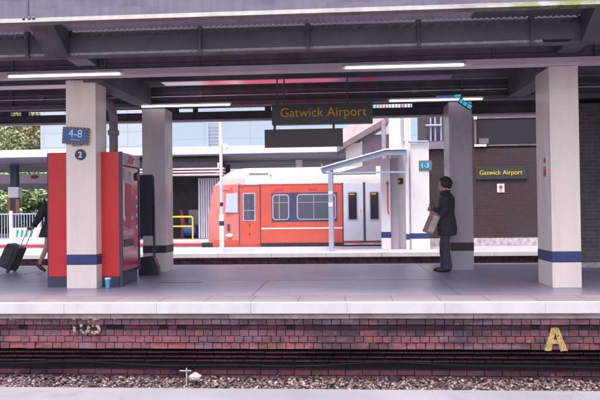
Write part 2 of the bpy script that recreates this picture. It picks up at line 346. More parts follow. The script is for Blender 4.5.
def parent_inv(p): return Matrix.Identity(4)
def tag(o, label, cat, group=None):
    o['label'] = label; o['category'] = cat
    if group: o['group'] = group
    return o
def thing(name, label, cat, loc=(0, 0, 0), group=None):
    o = bpy.data.objects.new(name, None); C.objects.link(o); o.location = loc; o.empty_display_size = .2
    return tag(o, label, cat, group)
def struct(o): o['kind'] = 'structure'; return o
def stuff(o, label, cat): o['kind'] = 'stuff'; return tag(o, label, cat)
def lettering(body, width, mat, parent, x0, y, z0, name='lettering', depth=.003, rot=0, sx=1, bold=0):
    cu = bpy.data.curves.new('t', 'FONT'); cu.body = body; cu.extrude = depth; cu.size = 1; cu.offset = bold
    t = bpy.data.objects.new('t', cu); C.objects.link(t); bpy.context.view_layer.update()
    dg = bpy.context.evaluated_depsgraph_get(); me = bpy.data.meshes.new_from_object(t.evaluated_get(dg))
    bpy.data.objects.remove(t)
    xs = [v.co.x for v in me.vertices]; k = width/(max(xs)-min(xs)); mn = min(xs)
    for v in me.vertices:
        x, yy, zz = (v.co.x-mn)*k*sx, v.co.y*k, v.co.z
        xr = x*math.cos(rot)-yy*math.sin(rot); zr = x*math.sin(rot)+yy*math.cos(rot)
        v.co = (x0+xr, y-zz, z0+zr)
    me.name = name; o = bpy.data.objects.new(name, me); C.objects.link(o); o.data.materials.append(K[mat])
    if parent: o.parent = parent; o.matrix_parent_inverse = Matrix.Translation(-Vector(parent.location))
    return o

# ================================================================== GROUND AND PLATFORMS
struct(MB().box(-120, 120, -20, 200, -1.6, -1.25).build('ground', 'soil'))
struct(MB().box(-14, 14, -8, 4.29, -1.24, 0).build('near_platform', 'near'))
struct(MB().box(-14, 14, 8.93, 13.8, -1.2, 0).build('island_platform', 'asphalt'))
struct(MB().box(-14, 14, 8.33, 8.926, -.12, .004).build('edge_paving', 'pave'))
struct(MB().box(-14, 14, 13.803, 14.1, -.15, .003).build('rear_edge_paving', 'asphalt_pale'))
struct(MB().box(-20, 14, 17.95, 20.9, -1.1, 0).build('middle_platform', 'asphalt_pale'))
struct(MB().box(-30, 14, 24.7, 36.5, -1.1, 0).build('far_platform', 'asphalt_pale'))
struct(MB().box(-80, 60, 37, 120, -1.2, -.1).build('embankment', 'grass'))
# paint and joints on the island's floor
struct(MB().box(-2.55, -.95, 11.15, 11.6, 0, .003).build('tarmac_patch', 'patch'))
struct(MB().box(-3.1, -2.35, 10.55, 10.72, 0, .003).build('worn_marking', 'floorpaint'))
struct(MB().box(-13, 13, 10.9, 10.915, 0, .003).build('tarmac_seam', 'seam'))
for jx, ya, yb in ((-6.2, 8.93, 13.8), (-1.3, 8.93, 10.9), (1.55, 8.93, 13.8), (4.4, 8.93, 13)): struct(MB().box(jx, jx+.014, ya, yb, 0, .0035).build('tarmac_seam', 'seam'))

# brick wall under the island's edge: real bricks course by course
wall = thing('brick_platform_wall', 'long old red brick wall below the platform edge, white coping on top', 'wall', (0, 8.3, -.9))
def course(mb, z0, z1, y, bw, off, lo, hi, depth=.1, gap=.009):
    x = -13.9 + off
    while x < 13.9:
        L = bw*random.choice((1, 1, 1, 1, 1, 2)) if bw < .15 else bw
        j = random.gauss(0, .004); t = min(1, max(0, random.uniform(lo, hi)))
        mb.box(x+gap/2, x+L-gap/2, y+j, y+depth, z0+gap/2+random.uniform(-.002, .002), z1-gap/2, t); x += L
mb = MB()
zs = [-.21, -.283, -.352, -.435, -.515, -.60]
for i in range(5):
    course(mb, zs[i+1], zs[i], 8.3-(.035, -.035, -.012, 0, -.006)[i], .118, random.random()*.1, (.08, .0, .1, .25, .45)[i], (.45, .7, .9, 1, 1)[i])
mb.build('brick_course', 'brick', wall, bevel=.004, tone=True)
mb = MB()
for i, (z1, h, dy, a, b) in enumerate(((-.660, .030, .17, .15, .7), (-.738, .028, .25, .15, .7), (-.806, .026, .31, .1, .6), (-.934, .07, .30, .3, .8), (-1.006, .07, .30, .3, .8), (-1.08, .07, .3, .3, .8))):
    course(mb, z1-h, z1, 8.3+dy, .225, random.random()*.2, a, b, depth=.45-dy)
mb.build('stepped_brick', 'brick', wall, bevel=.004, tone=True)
mb = MB().box(-13.9, 13.9, 8.34, 8.6, -.605, -.2)
mb.box(-13.9, 13.9, 8.70, 8.9, -1.2, -.606).build('mortar_bed', 'mortar', wall)
mb = MB(); x = -13.9
while x < 13.5: mb.box(x+.003, min(13.9, x+1.55)-.003, 8.285+random.gauss(0, .002), 8.7, -.207, -.139); x += 1.55
mb.build('concrete_band', 'concrete', wall, bevel=.006)
mb = MB(); x = -13.4
while x < 13.5: mb.box(x+.001, x+1.219, 8.22+random.gauss(0, .0015), 8.326, -.132, .006); x += 1.22
mb.build('coping', 'coping', wall, bevel=.006)
lettering('105', .37, 'paintw', wall, -3.545, 8.266, -.395, 'painted_number', depth=.003, bold=.02)
A = MB()
for i_, q_ in enumerate((((2.46, -.60), (2.495, -.608), (2.545, -.602), (2.61, -.325), (2.595, -.312), (2.55, -.322)), ((2.655, -.612), (2.70, -.603), (2.745, -.605), (2.636, -.32), (2.605, -.316), (2.585, -.33)), ((2.515, -.528), (2.60, -.515), (2.69, -.53), (2.67, -.468), (2.60, -.474), (2.54, -.466)))):
    A.prism(q_, 8.289-.0015*i_, 8.30)
A.build('painted_letter', 'painty', wall)
# white paint flakes beside the number
fl = MB()
for x, z in ((-4.40, -.24), (-4.36, -.26), (-4.28, -.24), (-3.0, -.25), (-2.95, -.27), (-2.7, -.26)): fl.box(x, x+.035, 8.27, 8.274, z, z+.05)
fl.build('paint_flake', 'paintw', wall)

# ballast
def stones(n, fn, r0, r1, name):
    v = []; f = []; t = []
    g = (1+5**.5)/2
    ico = [Vector(p).normalized() for p in ((-1, g, 0), (1, g, 0), (-1, -g, 0), (1, -g, 0), (0, -1, g), (0, 1, g), (0, -1, -g), (0, 1, -g), (g, 0, -1), (g, 0, 1), (-g, 0, -1), (-g, 0, 1))]
    fc = ((0, 11, 5), (0, 5, 1), (0, 1, 7), (0, 7, 10), (0, 10, 11), (1, 5, 9), (5, 11, 4), (11, 10, 2), (10, 7, 6), (7, 1, 8), (3, 9, 4), (3, 4, 2), (3, 2, 6), (3, 6, 8), (3, 8, 9), (4, 9, 5), (2, 4, 11), (6, 2, 10), (8, 6, 7), (9, 8, 1))
    for i in range(n):
        x, y, z = fn(); r = random.uniform(r0, r1); q = len(v)
        sx, sy, sz = r*random.uniform(.7, 1.3), r*random.uniform(.7, 1.2), r*random.uniform(.5, .9)
        a = random.uniform(0, 6.28); ca, sa = math.cos(a), math.sin(a); b = random.uniform(-.6, .6); cb, sb = math.cos(b), math.sin(b)
        for p in ico:
            k = random.uniform(.75, 1.15); px, py, pz = p.x*sx*k, p.y*sy*k, p.z*sz*k
            px, pz = px*cb-pz*sb, px*sb+pz*cb
            v.append((x+px*ca-py*sa, y+px*sa+py*ca, z+pz))
        f += [(q+a_, q+b_, q+c_) for a_, b_, c_ in fc]; t += [random.random()**.9]*20
    m = MB(); m.v, m.f, m.t = v, f, t
    return m.build(name, 'stone', tone=True)
def bedz(x, y): return -1.13 + .09*max(0, min(1, (y-7.2)/1.1)) + .03*noise.noise((x*.9, y*1.2, 0)) + .03*noise.noise((x*3, y*3, 4))
def nearstone():
    x = random.uniform(-6.5, 5); y = random.uniform(6.9, 8.6); return x, y, bedz(x, y)+random.uniform(-.02, .03)
b1 = stones(20000, nearstone, .012, .027, 'ballast'); stuff(b1, 'loose grey and pink ballast stones heaped along the foot of the brick wall', 'ballast')
bed = MB(); nx, ny = 60, 12
for i in range(nx+1):
    for j in range(ny+1):
        x, y = -14+28*i/nx, 4.3+4.4*j/ny; bed.v.append((x, y, bedz(x, y)-.02))
for i in range(nx):
    for j in range(ny):
        q = i*(ny+1)+j; bed.f.append((q, q+ny+1, q+ny+2, q+1)); bed.t.append(0)
struct(bed.build('trackbed', 'soil'))
def clut():
    x = random.choice((random.uniform(-9, 6), random.gauss(3.7, .5), random.uniform(-9, 6))); return x, random.uniform(16.9, 17.75), -.52+random.uniform(-.05, .18)
# cable along the wall foot
pts = [(x, 8.52+.01*math.sin(x*2), -.845+.022*math.sin(x*1.35+.6)+.012*math.sin(x*3.1)) for x in [-13+i*.2 for i in range(131)]]
cb = MB().tube(pts, .014, 8).build('trackside_cable', 'blackrub', smooth=True)
tag(cb, 'black cable sagging along the dark foot of the brick platform wall', 'cable')
lp = thing('rail_clamp', 'small white clamp sticking up out of the ballast by the wall', 'clamp', (-2.05, 8.25, -.9))
MB().box(-2.14, -1.99, 8.27, 8.30, -.88, -.87).build('bar', 'plinth', lp, bevel=.003); MB().tube([(-2.05, 8.285, -1.1), (-2.05, 8.285, -.84)], .009).build('stem', 'plinth', lp)
rg_ = random.Random(5); bo_ = MB().ell((-1.93, 8.24, -.945), (.085, .06, .055), 9, 7); bo_.v = [(x+rg_.uniform(-.012, .012), y+rg_.uniform(-.012, .012), z+rg_.uniform(-.014, .014)) for x, y, z in bo_.v]
tag(bo_.build('pale_boulder', 'concrete'), 'large pale stone lying on the ballast beside the white clamp', 'stone')

# walls of the other platforms
w2 = thing('concrete_platform_wall', 'grimy wall with a white coping below the middle platform edge', 'wall', (0, 17.8, -.9))
mb = MB(); x = -20
while x < 14: mb.box(x+.003, x+1.497, 17.74, 17.947, -.115, .006); x += 1.5
mb.build('coping', 'coping', w2, bevel=.01)
MB().box(-20, 14, 17.85, 17.94, -1.2, -.12).build('wall_face', 'brown', w2)
w3 = thing('far_platform_wall', 'pale wall with a red stripe below the far platform edge', 'wall', (-8, 24.6, -.9))
MB().box(-30, 14, 24.6, 24.69, -1.2, .005).build('wall_face', 'concrete_pale', w3); MB().box(-30, -5, 24.58, 24.598, -.14, -.05).build('red_stripe', 'redsign', w3)
b2 = stones(1500, clut, .03, .07, 'trackside_rubble'); stuff(b2, 'rubble and litter lying along the foot of the middle platform wall', 'rubble')

# ================================================================== CANOPY
can = thing('platform_canopy', 'long low steel canopy with lilac fascia roofing the island platform', 'canopy', (0, 11, 3.6))
X0, X1 = -13, 13
MB().box(X0, X1, 7.98, 8.02, 3.66, 4.05).build('fascia', 'fascia', can)
MB().prismx([(7.90, 3.585), (8.06, 3.585), (8.06, 3.61), (8.02, 3.66), (7.976, 3.66), (7.93, 3.61)], X0, X1).build('fascia_lip', 'lip', can)
for jx in (-10, -3.98, 8.2): MB().box(jx-.010, jx+.010, 7.967, 7.978, 3.661, 4.05).build('fascia_joint', 'dark', can)
for dx in (-.045, .03, .085): MB().lathe((-3.98+dx, 7.95, 3.64), [(.018, 0), (.022, .012), (.012, .03)], 8).build('bolt', 'web', can)
for jx in (-.27, -.19): MB().ell((jx, 7.975, 3.83), (.022, .012, .022), 10, 6).build('bolt', 'dark', can)
# roof sheets: corrugated across, with an opening for the rooflight
def corr(mb, x0, x1, ya, za, yb, zb, amp=.012, pitch=.075):
    n = int((x1-x0)/(pitch/4)); q = len(mb.v)
    for i in range(n+1):
        x = x0+(x1-x0)*i/n; d = amp*(1, .2, -1, .2)[i % 4]
        mb.v += [(x, ya, za+d), (x, yb, zb+d)]
    for i in range(n): mb.f.append((q+2*i, q+2*i+2, q+2*i+3, q+2*i+1)); mb.t.append(0)
    return mb
corr(MB(), X0, 1.7, 8.03, 3.66, 8.75, 3.70).build('eaves_sheet', 'strip', can); corr(MB(), 1.7, X1, 8.03, 3.66, 8.75, 3.70).build('eaves_sheet', 'soffit', can)  # darker right length of the same sheet: shade put into the colour
MB().box(X0, X1, 8.76, 11.815, 3.68, 3.74).box(X0, X1, 12.335, 13.975, 3.68, 3.74).build('roof_sheet', 'soffit', can)
MB().box(X0, -5.2, 11.88, 12.28, 3.60, 3.608).build('rooflight', 'rooflight', can); MB().box(-5.195, -3.4, 11.88, 12.28, 3.60, 3.608).build('rooflight_blank', 'soffit', can); MB().box(-3.395, 2.0, 11.88, 12.28, 3.60, 3.608).build('rooflight', 'rooflight', can); MB().box(2.005, X1, 11.88, 12.28, 3.60, 3.608).build('rooflight_blank', 'soffit', can); MB().box(X0, X1, 11.82, 11.875, 3.595, 3.76).build('rooflight_kerb', 'soffit', can); MB().box(X0, X1, 12.285, 12.33, 3.59, 3.76).build('rooflight_kerb', 'soffit', can)
MB().box(X0, X1, 8.60, 8.63, 3.36, 3.57).build('valance_panel', 'soffit', can)
mb = MB()
n = int((2.6-X0)/.016); q = len(mb.v)
for i in range(n+1):
    x = X0+(2.6-X0)*i/n; d = .006*(1, .2, -1, .2)[i % 4]; mb.v += [(x, 8.61+d, 3.315), (x, 8.61+d, 3.358)]
for i in range(n): mb.f.append((q+2*i, q+2*i+2, q+2*i+3, q+2*i+1)); mb.t.append(0)
mb.build('valance_trim', 'strip', can)  # trim ends early: shade at the right put into its length
MB().box(X0, X1, 8.57, 8.65, 3.285, 3.313).build('valance_angle', 'dark', can)
# scalloped edge clips on top of the valance
mb = MB(); x = X0
while x < X1: mb.prism([(x, 3.57), (x+.1, 3.57), (x+.13, 3.60), (x+.05, 3.605)], 8.585, 8.62); x += .155
mb.build('valance_clip', 'dark', can)
for hx in (-10.6, -9.15, -7.7, -6.25, -4.28, -1.9, -.45, 1.0, 2.45, 3.9, 5.35, 6.8):
    MB().box(hx-.014, hx+.014, 8.55, 8.585, 3.29, 3.655).box(hx-.035, hx+.035, 8.545, 8.599, 3.60, 3.65).box(hx-.028, hx+.028, 8.545, 8.599, 3.29, 3.325).build('hanger', 'dark', can)
for Y, zf, fh, wm_, fm_ in ((9.7, 3.25, .10, 'web', 'flange'), (12.45, 3.215, .075, 'dark', 'web')):
    MB().box(X0, X1, Y-.03, Y+.03, zf+fh+.002, 3.675).build('beam_web', wm_, can)
    MB().box(X0, X1, Y-.10, Y+.10, zf, zf+fh).build('beam_flange', fm_, can, bevel=.008)
    for i in range(4, 14): MB().box(X0+.7+i*1.45-.006, X0+.7+i*1.45+.006, Y-.08, Y-.031, zf+fh+.003, 3.598).build('web_stiffener', wm_, can)
    MB().box(X0, X1, Y-.06, Y+.06, 3.60, 3.679).build('top_flange', 'dark', can)
for cx in (-11.1, -3.86, 3.23, 10.4):
    MB().prismx([(8.07, 3.60), (8.56, 3.29), (8.56, 3.655), (8.07, 3.655)], cx-.16, cx+.16).build('cantilever_bracket', 'dark', can); MB().prismx([(8.66, 3.44), (9.66, 3.40), (9.66, 3.675), (8.66, 3.675)], cx-.15, cx+.15).build('cantilever_beam', 'dark', can)
    MB().prismx([(9.82, 3.2), (12.33, 3.24), (12.33, 3.675), (9.82, 3.675)], cx-.16, cx+.16).build('cross_beam', 'dark', can)
    MB().prismx([(12.56, 3.25), (13.96, 3.46), (13.96, 3.675), (12.56, 3.675)], cx-.16, cx+.16).build('rear_bracket', 'dark', can)
for y, z in ((10.4, 3.56), (11.1, 3.60), (13.2, 3.58)):
    MB().box(X0, X1, y-.04, y+.04, z, 3.676).build('purlin', 'dark', can)
for cy, cz, cr_, cm in ((12.34, 3.47, .013, 'web'), (12.33, 3.40, .009, 'flange'), (9.64, 3.42, .012, 'dark'), (10.9, 3.56, .02, 'web')):
    MB().tube([(X0, cy, cz), (X1, cy, cz)], cr_, 8).build('conduit', cm, can, smooth=True)
for bx in (-5.9, -2.75, -1.1, 1.35, 2.6): MB().box(bx-.05, bx+.05, 12.335, 12.415, 3.37, 3.50).build('junction_box', 'web', can, bevel=.006)
MB().box(X0, X1, 13.98, 14.03, 3.43, 3.80).build('rear_fascia', 'dark', can)
MB().box(X0, X1, 13.96, 14.02, 3.175, 3.345).build('rear_beam', 'dark', can)
MB().box(X0, X1, 13.93, 14.05, 3.13, 3.172).build('rear_lip', 'flange', can)
for a, b in ((-13, -7.4), (-7.15, -6.98), (-5.9, -4.98), (-4.2, -3.58), (-3.27, -3.16), (-1.69, -1.55), (-1.52, .62), (1.48, 13)): MB().box(a, b, 13.99, 14.01, 3.346, 3.429).build('slot_infill', 'dark', can)
for i in range(13): MB().box(.64+i*.066, .655+i*.066, 13.985, 14.015, 3.346, 3.429).build('slot_bar', 'flange', can)
tr = MB(); x = -2.2
while x < .6: tr.box(x, x+.035, 13.28, 13.30, 3.33, 3.50); x += .085
MB().box(-13, 13, 13.301, 13.32, 3.36, 3.50).build('rear_valance', 'soffit', can); tr.build('valance_rib', 'strip', can)

# ------------------------------------------------------------------ columns
def column(label, x0, x1, y0, y1, z1, mat, bz0, bz1, bmat, group='columns carrying the canopy'):
    t = thing('canopy_column', label, 'column', ((x0+x1)/2, (y0+y1)/2, 0), group)
    MB().box(x0, x1, y0, y1, 0, z1).build('shaft', mat, t, bevel=.012)
    e = .004; MB().box(x0-e, x1+e, y0-e, y1+e, bz0, bz1).build('painted_band', bmat, t, bevel=.012)
    return t
column('cream column beside the red vending machine, number disc on its front', -4.31, -3.835, 9.84, 10.30, 3.245, 'column', .365, .53, 'band')
column('cream column at the right with a navy band and a small red notice', 3.02, 3.435, 9.72, 10.42, 3.245, 'column', .37, .535, 'band')
column('mauve column behind the black information stand', -3.94, -3.48, 12.5, 13.05, 3.21, 'column_grey', .37, .52, 'band_dark')
column('mauve column with a dark band that the standing woman leans on', 2.01, 2.44, 12.5, 13.2, 3.21, 'column_mauve', .37, .53, 'band_dark')

# ------------------------------------------------------------------ lights
def light(label, xa, xb, y, z, tilt=0):
    t = thing('strip_light', label, 'light', ((xa+xb)/2, y, z), 'fluorescent strip lights')
    MB().box(xa-.04, xb+.04, y+.012, y+.05, z+.02, z+.055).build('housing', 'grey', t, bevel=.004)
    MB().tube([(xa, y, z), (xb, y, z)], .017, 12).build('tube', 'tube', t, smooth=True)
light('lit strip light on the beam above the cream column with the number disc', -5.08, -3.36, 9.57, 3.268)
light('lit strip light on the front beam right of the hanging station sign', .05, 1.76, 9.57, 3.268)
light('lit strip light on the rear beam above the mauve column by the information stand', -3.88, -2.16, 12.31, 3.215)
light('lit strip light on the rear beam above the standing woman', .88, 2.60, 12.31, 3.215)
cd = thing('departure_screen', 'cyan lit screen hanging askew near the top of the mauve column', 'screen', (2.2, 12.2, 3.1))
for i, (a, b) in enumerate(((.04, .10), (.115, .19), (.205, .285))):
    ca, sa = math.cos(R(-35)), math.sin(R(-35)); P = lambda u, v: (2.10+u*ca-v*sa, 3.16+u*sa+v*ca)
    MB().prism([P(a, 0), P(b, 0), P(b, .07), P(a, .07)], 12.10, 12.115).build('lit_tile', 'cyan', cd)
MB().prism([P(.02, -.015), P(.30, -.015), P(.30, .085), P(.02, .085)], 12.116, 12.16).build('casing', 'slate', cd)
MB().tube([(2.2, 12.15, 3.15), (2.2, 12.15, 3.68)], .01).build('hanger', 'dark', cd)
ld = thing('light_strip', 'thin blue glowing strip above the white tube by the mauve column', 'light', (2.0, 12.25, 3.24))
MB().box(1.75, 2.16, 12.30, 12.33, 3.275, 3.295).build('strip', 'led', ld); MB().box(2.09, 2.2, 12.27, 12.299, 3.27, 3.30).build('lit_end', 'cyan', ld)

# ------------------------------------------------------------------ hanging signs
hs_ = thing('station_sign', 'long black hanging station sign with amber lettering', 'sign', (-.35, 11, 2.8))
MB().box(-1.21, .50, 11, 11.14, 2.635, 2.985).build('panel', 'signdark', hs_, bevel=.006)
lettering('Gatwick Airport', 1.46, 'amber', hs_, -1.06, 10.996, 2.765)
for hx in (-1.12, -1.0, .08): MB().tube([(hx, 11.07, 2.985), (hx, 11.07, 3.66)], .012).build('hanger', 'dark', hs_)
db = thing('display_board', 'smaller black unlit display board hanging below the amber station sign', 'display board', (-.67, 11, 2.4))
MB().box(-1.34, -.005, 11.02, 11.13, 2.255, 2.56).build('panel', 'signdark', db, bevel=.006)
lettering('- - - - -  - - - - - - -', .9, 'dim', db, -1.1, 11.018, 2.31, 'display_dots', depth=.001)
for hx in (-1.17, -.16): MB().box(hx-.02, hx+.02, 11.05, 11.1, 2.56, 2.634).build('bracket', 'dark', db)

pn = thing('number_plate', 'blue plate reading 4-8 with a black and yellow striped border', 'sign', (-4.13, 9.8, 2.37))
rt_ = R(-4)
def rotp(pts, c, a): return [(c[0]+(x-c[0])*math.cos(a)-(z-c[1])*math.sin(a), c[1]+(x-c[0])*math.sin(a)+(z-c[1])*math.cos(a)) for x, z in pts]
def rect(x0, x1, z0, z1): return [(x0, z0), (x1, z0), (x1, z1), (x0, z1)]
cc = (-4.135, 2.372)
MB().prism(rotp(rect(-4.345, -3.925, 2.242, 2.502), cc, rt_), 9.79, 9.81).build('border', 'hazard', pn)
MB().prism(rotp(rect(-4.318, -3.952, 2.268, 2.476), cc, rt_), 9.784, 9.789).build('plate', 'blue', pn)
lettering('4-8', .215, 'white', pn, -4.245, 9.781, 2.355, rot=rt_, depth=.002)
lettering('Platforms', .14, 'white', pn, -4.205, 9.781, 2.30, 'small_print', rot=rt_, depth=.002)
MB().box(-4.20, -4.05, 9.811, 9.838, 2.215, 2.40).build('bracket', 'grey', pn)
dn = thing('number_disc', 'round dark disc with a white figure 2 on the cream column', 'sign', (-4.075, 9.83, 2.08))
d = MB(); d.tube([(-4.075, 9.839, 2.08), (-4.075, 9.822, 2.08)], .085, 32); d.build('disc', 'slate', dn)
lettering('2', .062, 'white', dn, -4.107, 9.819, 2.035, depth=.002, bold=.03)
rn = thing('red_notice', 'small red and white notice on the side of the right cream column', 'notice', (3.01, 9.95, 1.8))
MB().box(3.01, 3.019, 9.88, 10.05, 1.62, 1.97).build('backing', 'white', rn); MB().box(3.006, 3.0095, 9.90, 10.03, 1.64, 1.76).build('red_square', 'redsign', rn); MB().box(3.006, 3.0095, 9.90, 10.03, 1.77, 1.785).build('red_line', 'redsign', rn)
MB().tube([(3.008, 9.96, 1.88), (3.0045, 9.96, 1.88)], .045, 14).build('red_symbol', 'redsign', rn)

# drainpipe
dp = thing('drainpipe', 'mauve drainpipe with an elbow coming down behind the red vending machine', 'pipe', (-4.0, 11.1, 0))
pp = [(-4.28, 11.1, 3.2), (-4.18, 11.1, 3.15), (-4.07, 11.1, 3.06), (-4.02, 11.1, 2.95), (-4.005, 11.1, 2.8), (-4.005, 11.1, .0)]
MB().tube(pp, .075, 18).build('pipe', 'pipe', dp, smooth=True)
MB().tube([(-4.005, 11.1, 2.52), (-4.005, 11.1, 2.535), (-4.005, 11.1, 2.60), (-4.005, 11.1, 2.615)], [.085, .098, .098, .085], 18).build('collar', 'pipe', dp, smooth=True)

# ------------------------------------------------------------------ vending machine
vm = thing('vending_machine', 'tall red vending machine with slate base standing behind the cream column', 'vending machine', (-4.1, 10.5, 0))
MB().box(-4.72, -3.56, 10.06, 10.98, .0, 2.13).build('cabinet', 'navy', vm, bevel=.008)
MB().box(-4.695, -4.115, 10.048, 10.058, .165, 2.135).build('red_side_panel', 'red', vm, bevel=.004); MB().box(-4.108, -3.545, 10.048, 10.058, .165, 2.135).build('red_side_panel', 'red', vm, bevel=.004)
MB().box(-3.542, -3.50, 10.05, 10.09, .0, 2.14).build('front_edge', 'navy', vm)
MB().box(-3.56, -3.505, 10.092, 10.985, 1.93, 2.13).build('header', 'display', vm, bevel=.01); MB().prismx([(10.35, 1.98), (10.6, 1.97), (10.7, 2.08), (10.45, 2.1)], -3.504, -3.501).build('header_print', 'redsign', vm)
MB().box(-3.559, -3.52, 10.10, 10.93, .24, 1.915).build('glass_front', 'vglass', vm, bevel=.006)
MB().box(-3.559, -3.508, 10.935, 10.985, .20, 1.925).build('front_edge', 'navy', vm)
for z in (.55, .80, 1.05): MB().box(-3.5195, -3.516, 10.14, 10.66, z, z+.05+.06*random.random()).build('shelf_row', 'bottles', vm)
MB().box(-3.5195, -3.514, 10.2, 10.66, .62, .74).build('delivery_flap', 'black', vm)
MB().prismx([(10.13, 1.1), (10.24, 1.0), (10.22, 1.55), (10.15, 1.8)], -3.5185, -3.5148).build('pale_print', 'white', vm)
MB().prismx([(10.27, .95), (10.5, .9), (10.58, 1.62), (10.30, 1.66)], -3.5187, -3.515).build('red_print', 'redsign', vm); MB().prismx([(10.2, 1.70), (10.6, 1.66), (10.6, 1.84), (10.2, 1.88)], -3.5187, -3.515).build('mauve_print', 'display', vm)
MB().tube([(-3.515, 10.84, 1.78), (-3.49, 10.84, 1.78)], .07, 14).build('lock', 'black', vm)
for z in (.9, 1.1, 1.25, 1.4): MB().box(-3.5195, -3.512, 10.80, 10.86, z, z+.05).build('button', 'white', vm)

# cup
cu = thing('paper_cup', 'blue paper cup with white rim left on the floor by the machine', 'cup', (-3.67, 9.86, 0))
MB().lathe((-3.665, 9.86, 0), [(.030, .004), (.031, .01), (.043, .14)]).build('cup_wall', 'cup', cu, smooth=True); MB().lathe((-3.665, 9.86, 0), [(.043, .1405), (.048, .143), (.048, .152), (.043, .158), (.040, .166)]).build('lid', 'white', cu, smooth=True)

# information stand
ts = thing('information_stand', 'black upright information stand in front of the mauve column', 'stand', (-3.68, 11.9, 0))
MB().box(-3.82, -3.565, 11.88, 11.96, .73, 1.87).build('board', 'blackmatte', ts, bevel=.006)
MB().tube([(-3.545, 11.93, .1), (-3.545, 11.93, 1.3), (-3.56, 11.93, 1.84)], .022).build('post', 'black', ts)
MB().prism([(-3.82, 0), (-3.44, 0), (-3.455, .16), (-3.53, .33), (-3.56, .36), (-3.82, .33)], 11.84, 12.0).build('base', 'black', ts, bevel=.01)

# building at the right end of the island
ib = thing('brick_waiting_room', 'dark purple brick building on the platform behind the right cream column', 'building', (7, 13.4, 0))
MB().box(4.35, 10, 13.0, 13.78, .1, 3.2).build('wall', 'brickside', ib); MB().box(4.34, 10, 12.97, 13.76, 0, .098).build('plinth', 'plinth', ib)

# ================================================================== PEOPLE
def remesh(mb, name, mat, parent, voxel=.011, smooth_it=6):
    me = mb.mesh(name); o = bpy.data.objects.new(name, me); C.objects.link(o)
    m = o.modifiers.new('r', 'REMESH'); m.mode = 'VOXEL'; m.voxel_size = voxel
    if smooth_it: s = o.modifiers.new('s', 'SMOOTH'); s.factor = .5; s.iterations = smooth_it
    bpy.context.view_layer.update()
    me2 = bpy.data.meshes.new_from_object(o.evaluated_get(bpy.context.evaluated_depsgraph_get())); me2.name = name
    o.modifiers.clear(); o.data = me2; me2.materials.clear(); me2.materials.append(K[mat])
    if name in ('coat', 'trousers', 'hair'):
        ns = [v.normal.copy() for v in me2.vertices]
        for v, n_ in zip(me2.vertices, ns):
            q = v.co; v.co = q + n_*(.011*noise.noise((q.x*9, q.y*9, q.z*3.2))+.006*noise.noise((q.x*22+q.z*8, q.y*22, q.z*12)))
    me2.polygons.foreach_set('use_smooth', [True]*len(me2.polygons))
    if parent: o.parent = parent; o.matrix_parent_inverse = Matrix.Translation(-Vector(parent.location))
    return o
def xf(o, x, y, rz):      # turn a built figure part about its base
    o.data.transform(Matrix.Translation((x, y, 0)) @ Matrix.Rotation(rz, 4, 'Z'))
def hand(mb, wrist, dirv, side, curl=.6, s=1.0):
    # palm plus five bent fingers; dirv = forearm direction, side = thumb direction
    w_, d_, t_ = Vector(wrist), Vector(dirv).normalized(), Vector(side).normalized(); t_ = (t_-d_*t_.dot(d_)).normalized(); nrm = d_.cross(t_)
    mb.ell(w_+d_*.045*s, (.02*s, .038*s, .048*s), 12, 8, Matrix((nrm, t_, d_)).transposed())
    for i, L in enumerate((.068, .078, .073, .058)):
        b = w_+d_*.085*s+t_*(.028-.019*i)*s; L *= s
        p1 = b+(d_*math.cos(curl*.5)+nrm*math.sin(curl*.5))*L*.45
        p2 = p1+(d_*math.cos(curl*1.5)+nrm*math.sin(curl*1.5))*L*.33
        p3 = p2+(d_*math.cos(curl*2.4)+nrm*math.sin(curl*2.4))*L*.25
        mb.tube([b-d_*.02*s, b, p1, p2, p3], [.009*s, .0095*s, .009*s, .008*s, .006*s], 8)
    b = w_+d_*.03*s+t_*.03*s
    mb.tube([b-t_*.012*s, b+(t_+d_*.7).normalized()*.03*s, b+(t_*.6+d_).normalized()*.058*s+nrm*.01*s], [.013*s, .011*s, .008*s], 8)
def head(mb, c, f=Vector((1, 0, 0)), tilt=0):
    # skull, jaw, nose, ears, brow, lips; f = facing direction
    s = Vector((-f.y, f.x, 0)); u = Vector((0, 0, 1)); Rm = Matrix((f, s, u)).transposed() @ Matrix.Rotation(tilt, 3, 'Y')
    def p(a, b, cc): return Vector(c)+Rm @ Vector((a, b, cc))
    mb.ell(p(-.012, 0, .02), (.094, .075, .10), 18, 12, Rm); mb.ell(p(.022, 0, -.045), (.062, .056, .07), 16, 10, Rm); mb.ell(p(.055, 0, -.092), (.025, .026, .022), 10, 8, Rm)
    mb.tube([p(.08, 0, .018), p(.095, 0, -.012), p(.106, 0, -.03), p(.085, 0, -.036)], [.008, .011, .014, .009], 8)
    mb.ell(p(.078, 0, -.062), (.012, .024, .007), 10, 6, Rm); mb.ell(p(.076, 0, -.075), (.011, .02, .008), 10, 6, Rm)
    for q in (-1, 1):
        mb.ell(p(-.005, q*.074, -.012), (.02, .009, .032), 10, 8, Rm); mb.ell(p(.073, q*.03, .025), (.014, .026, .007), 10, 6, Rm); mb.ell(p(.07, q*.03, .005), (.013, .014, .009), 10, 6, Rm)
    return p

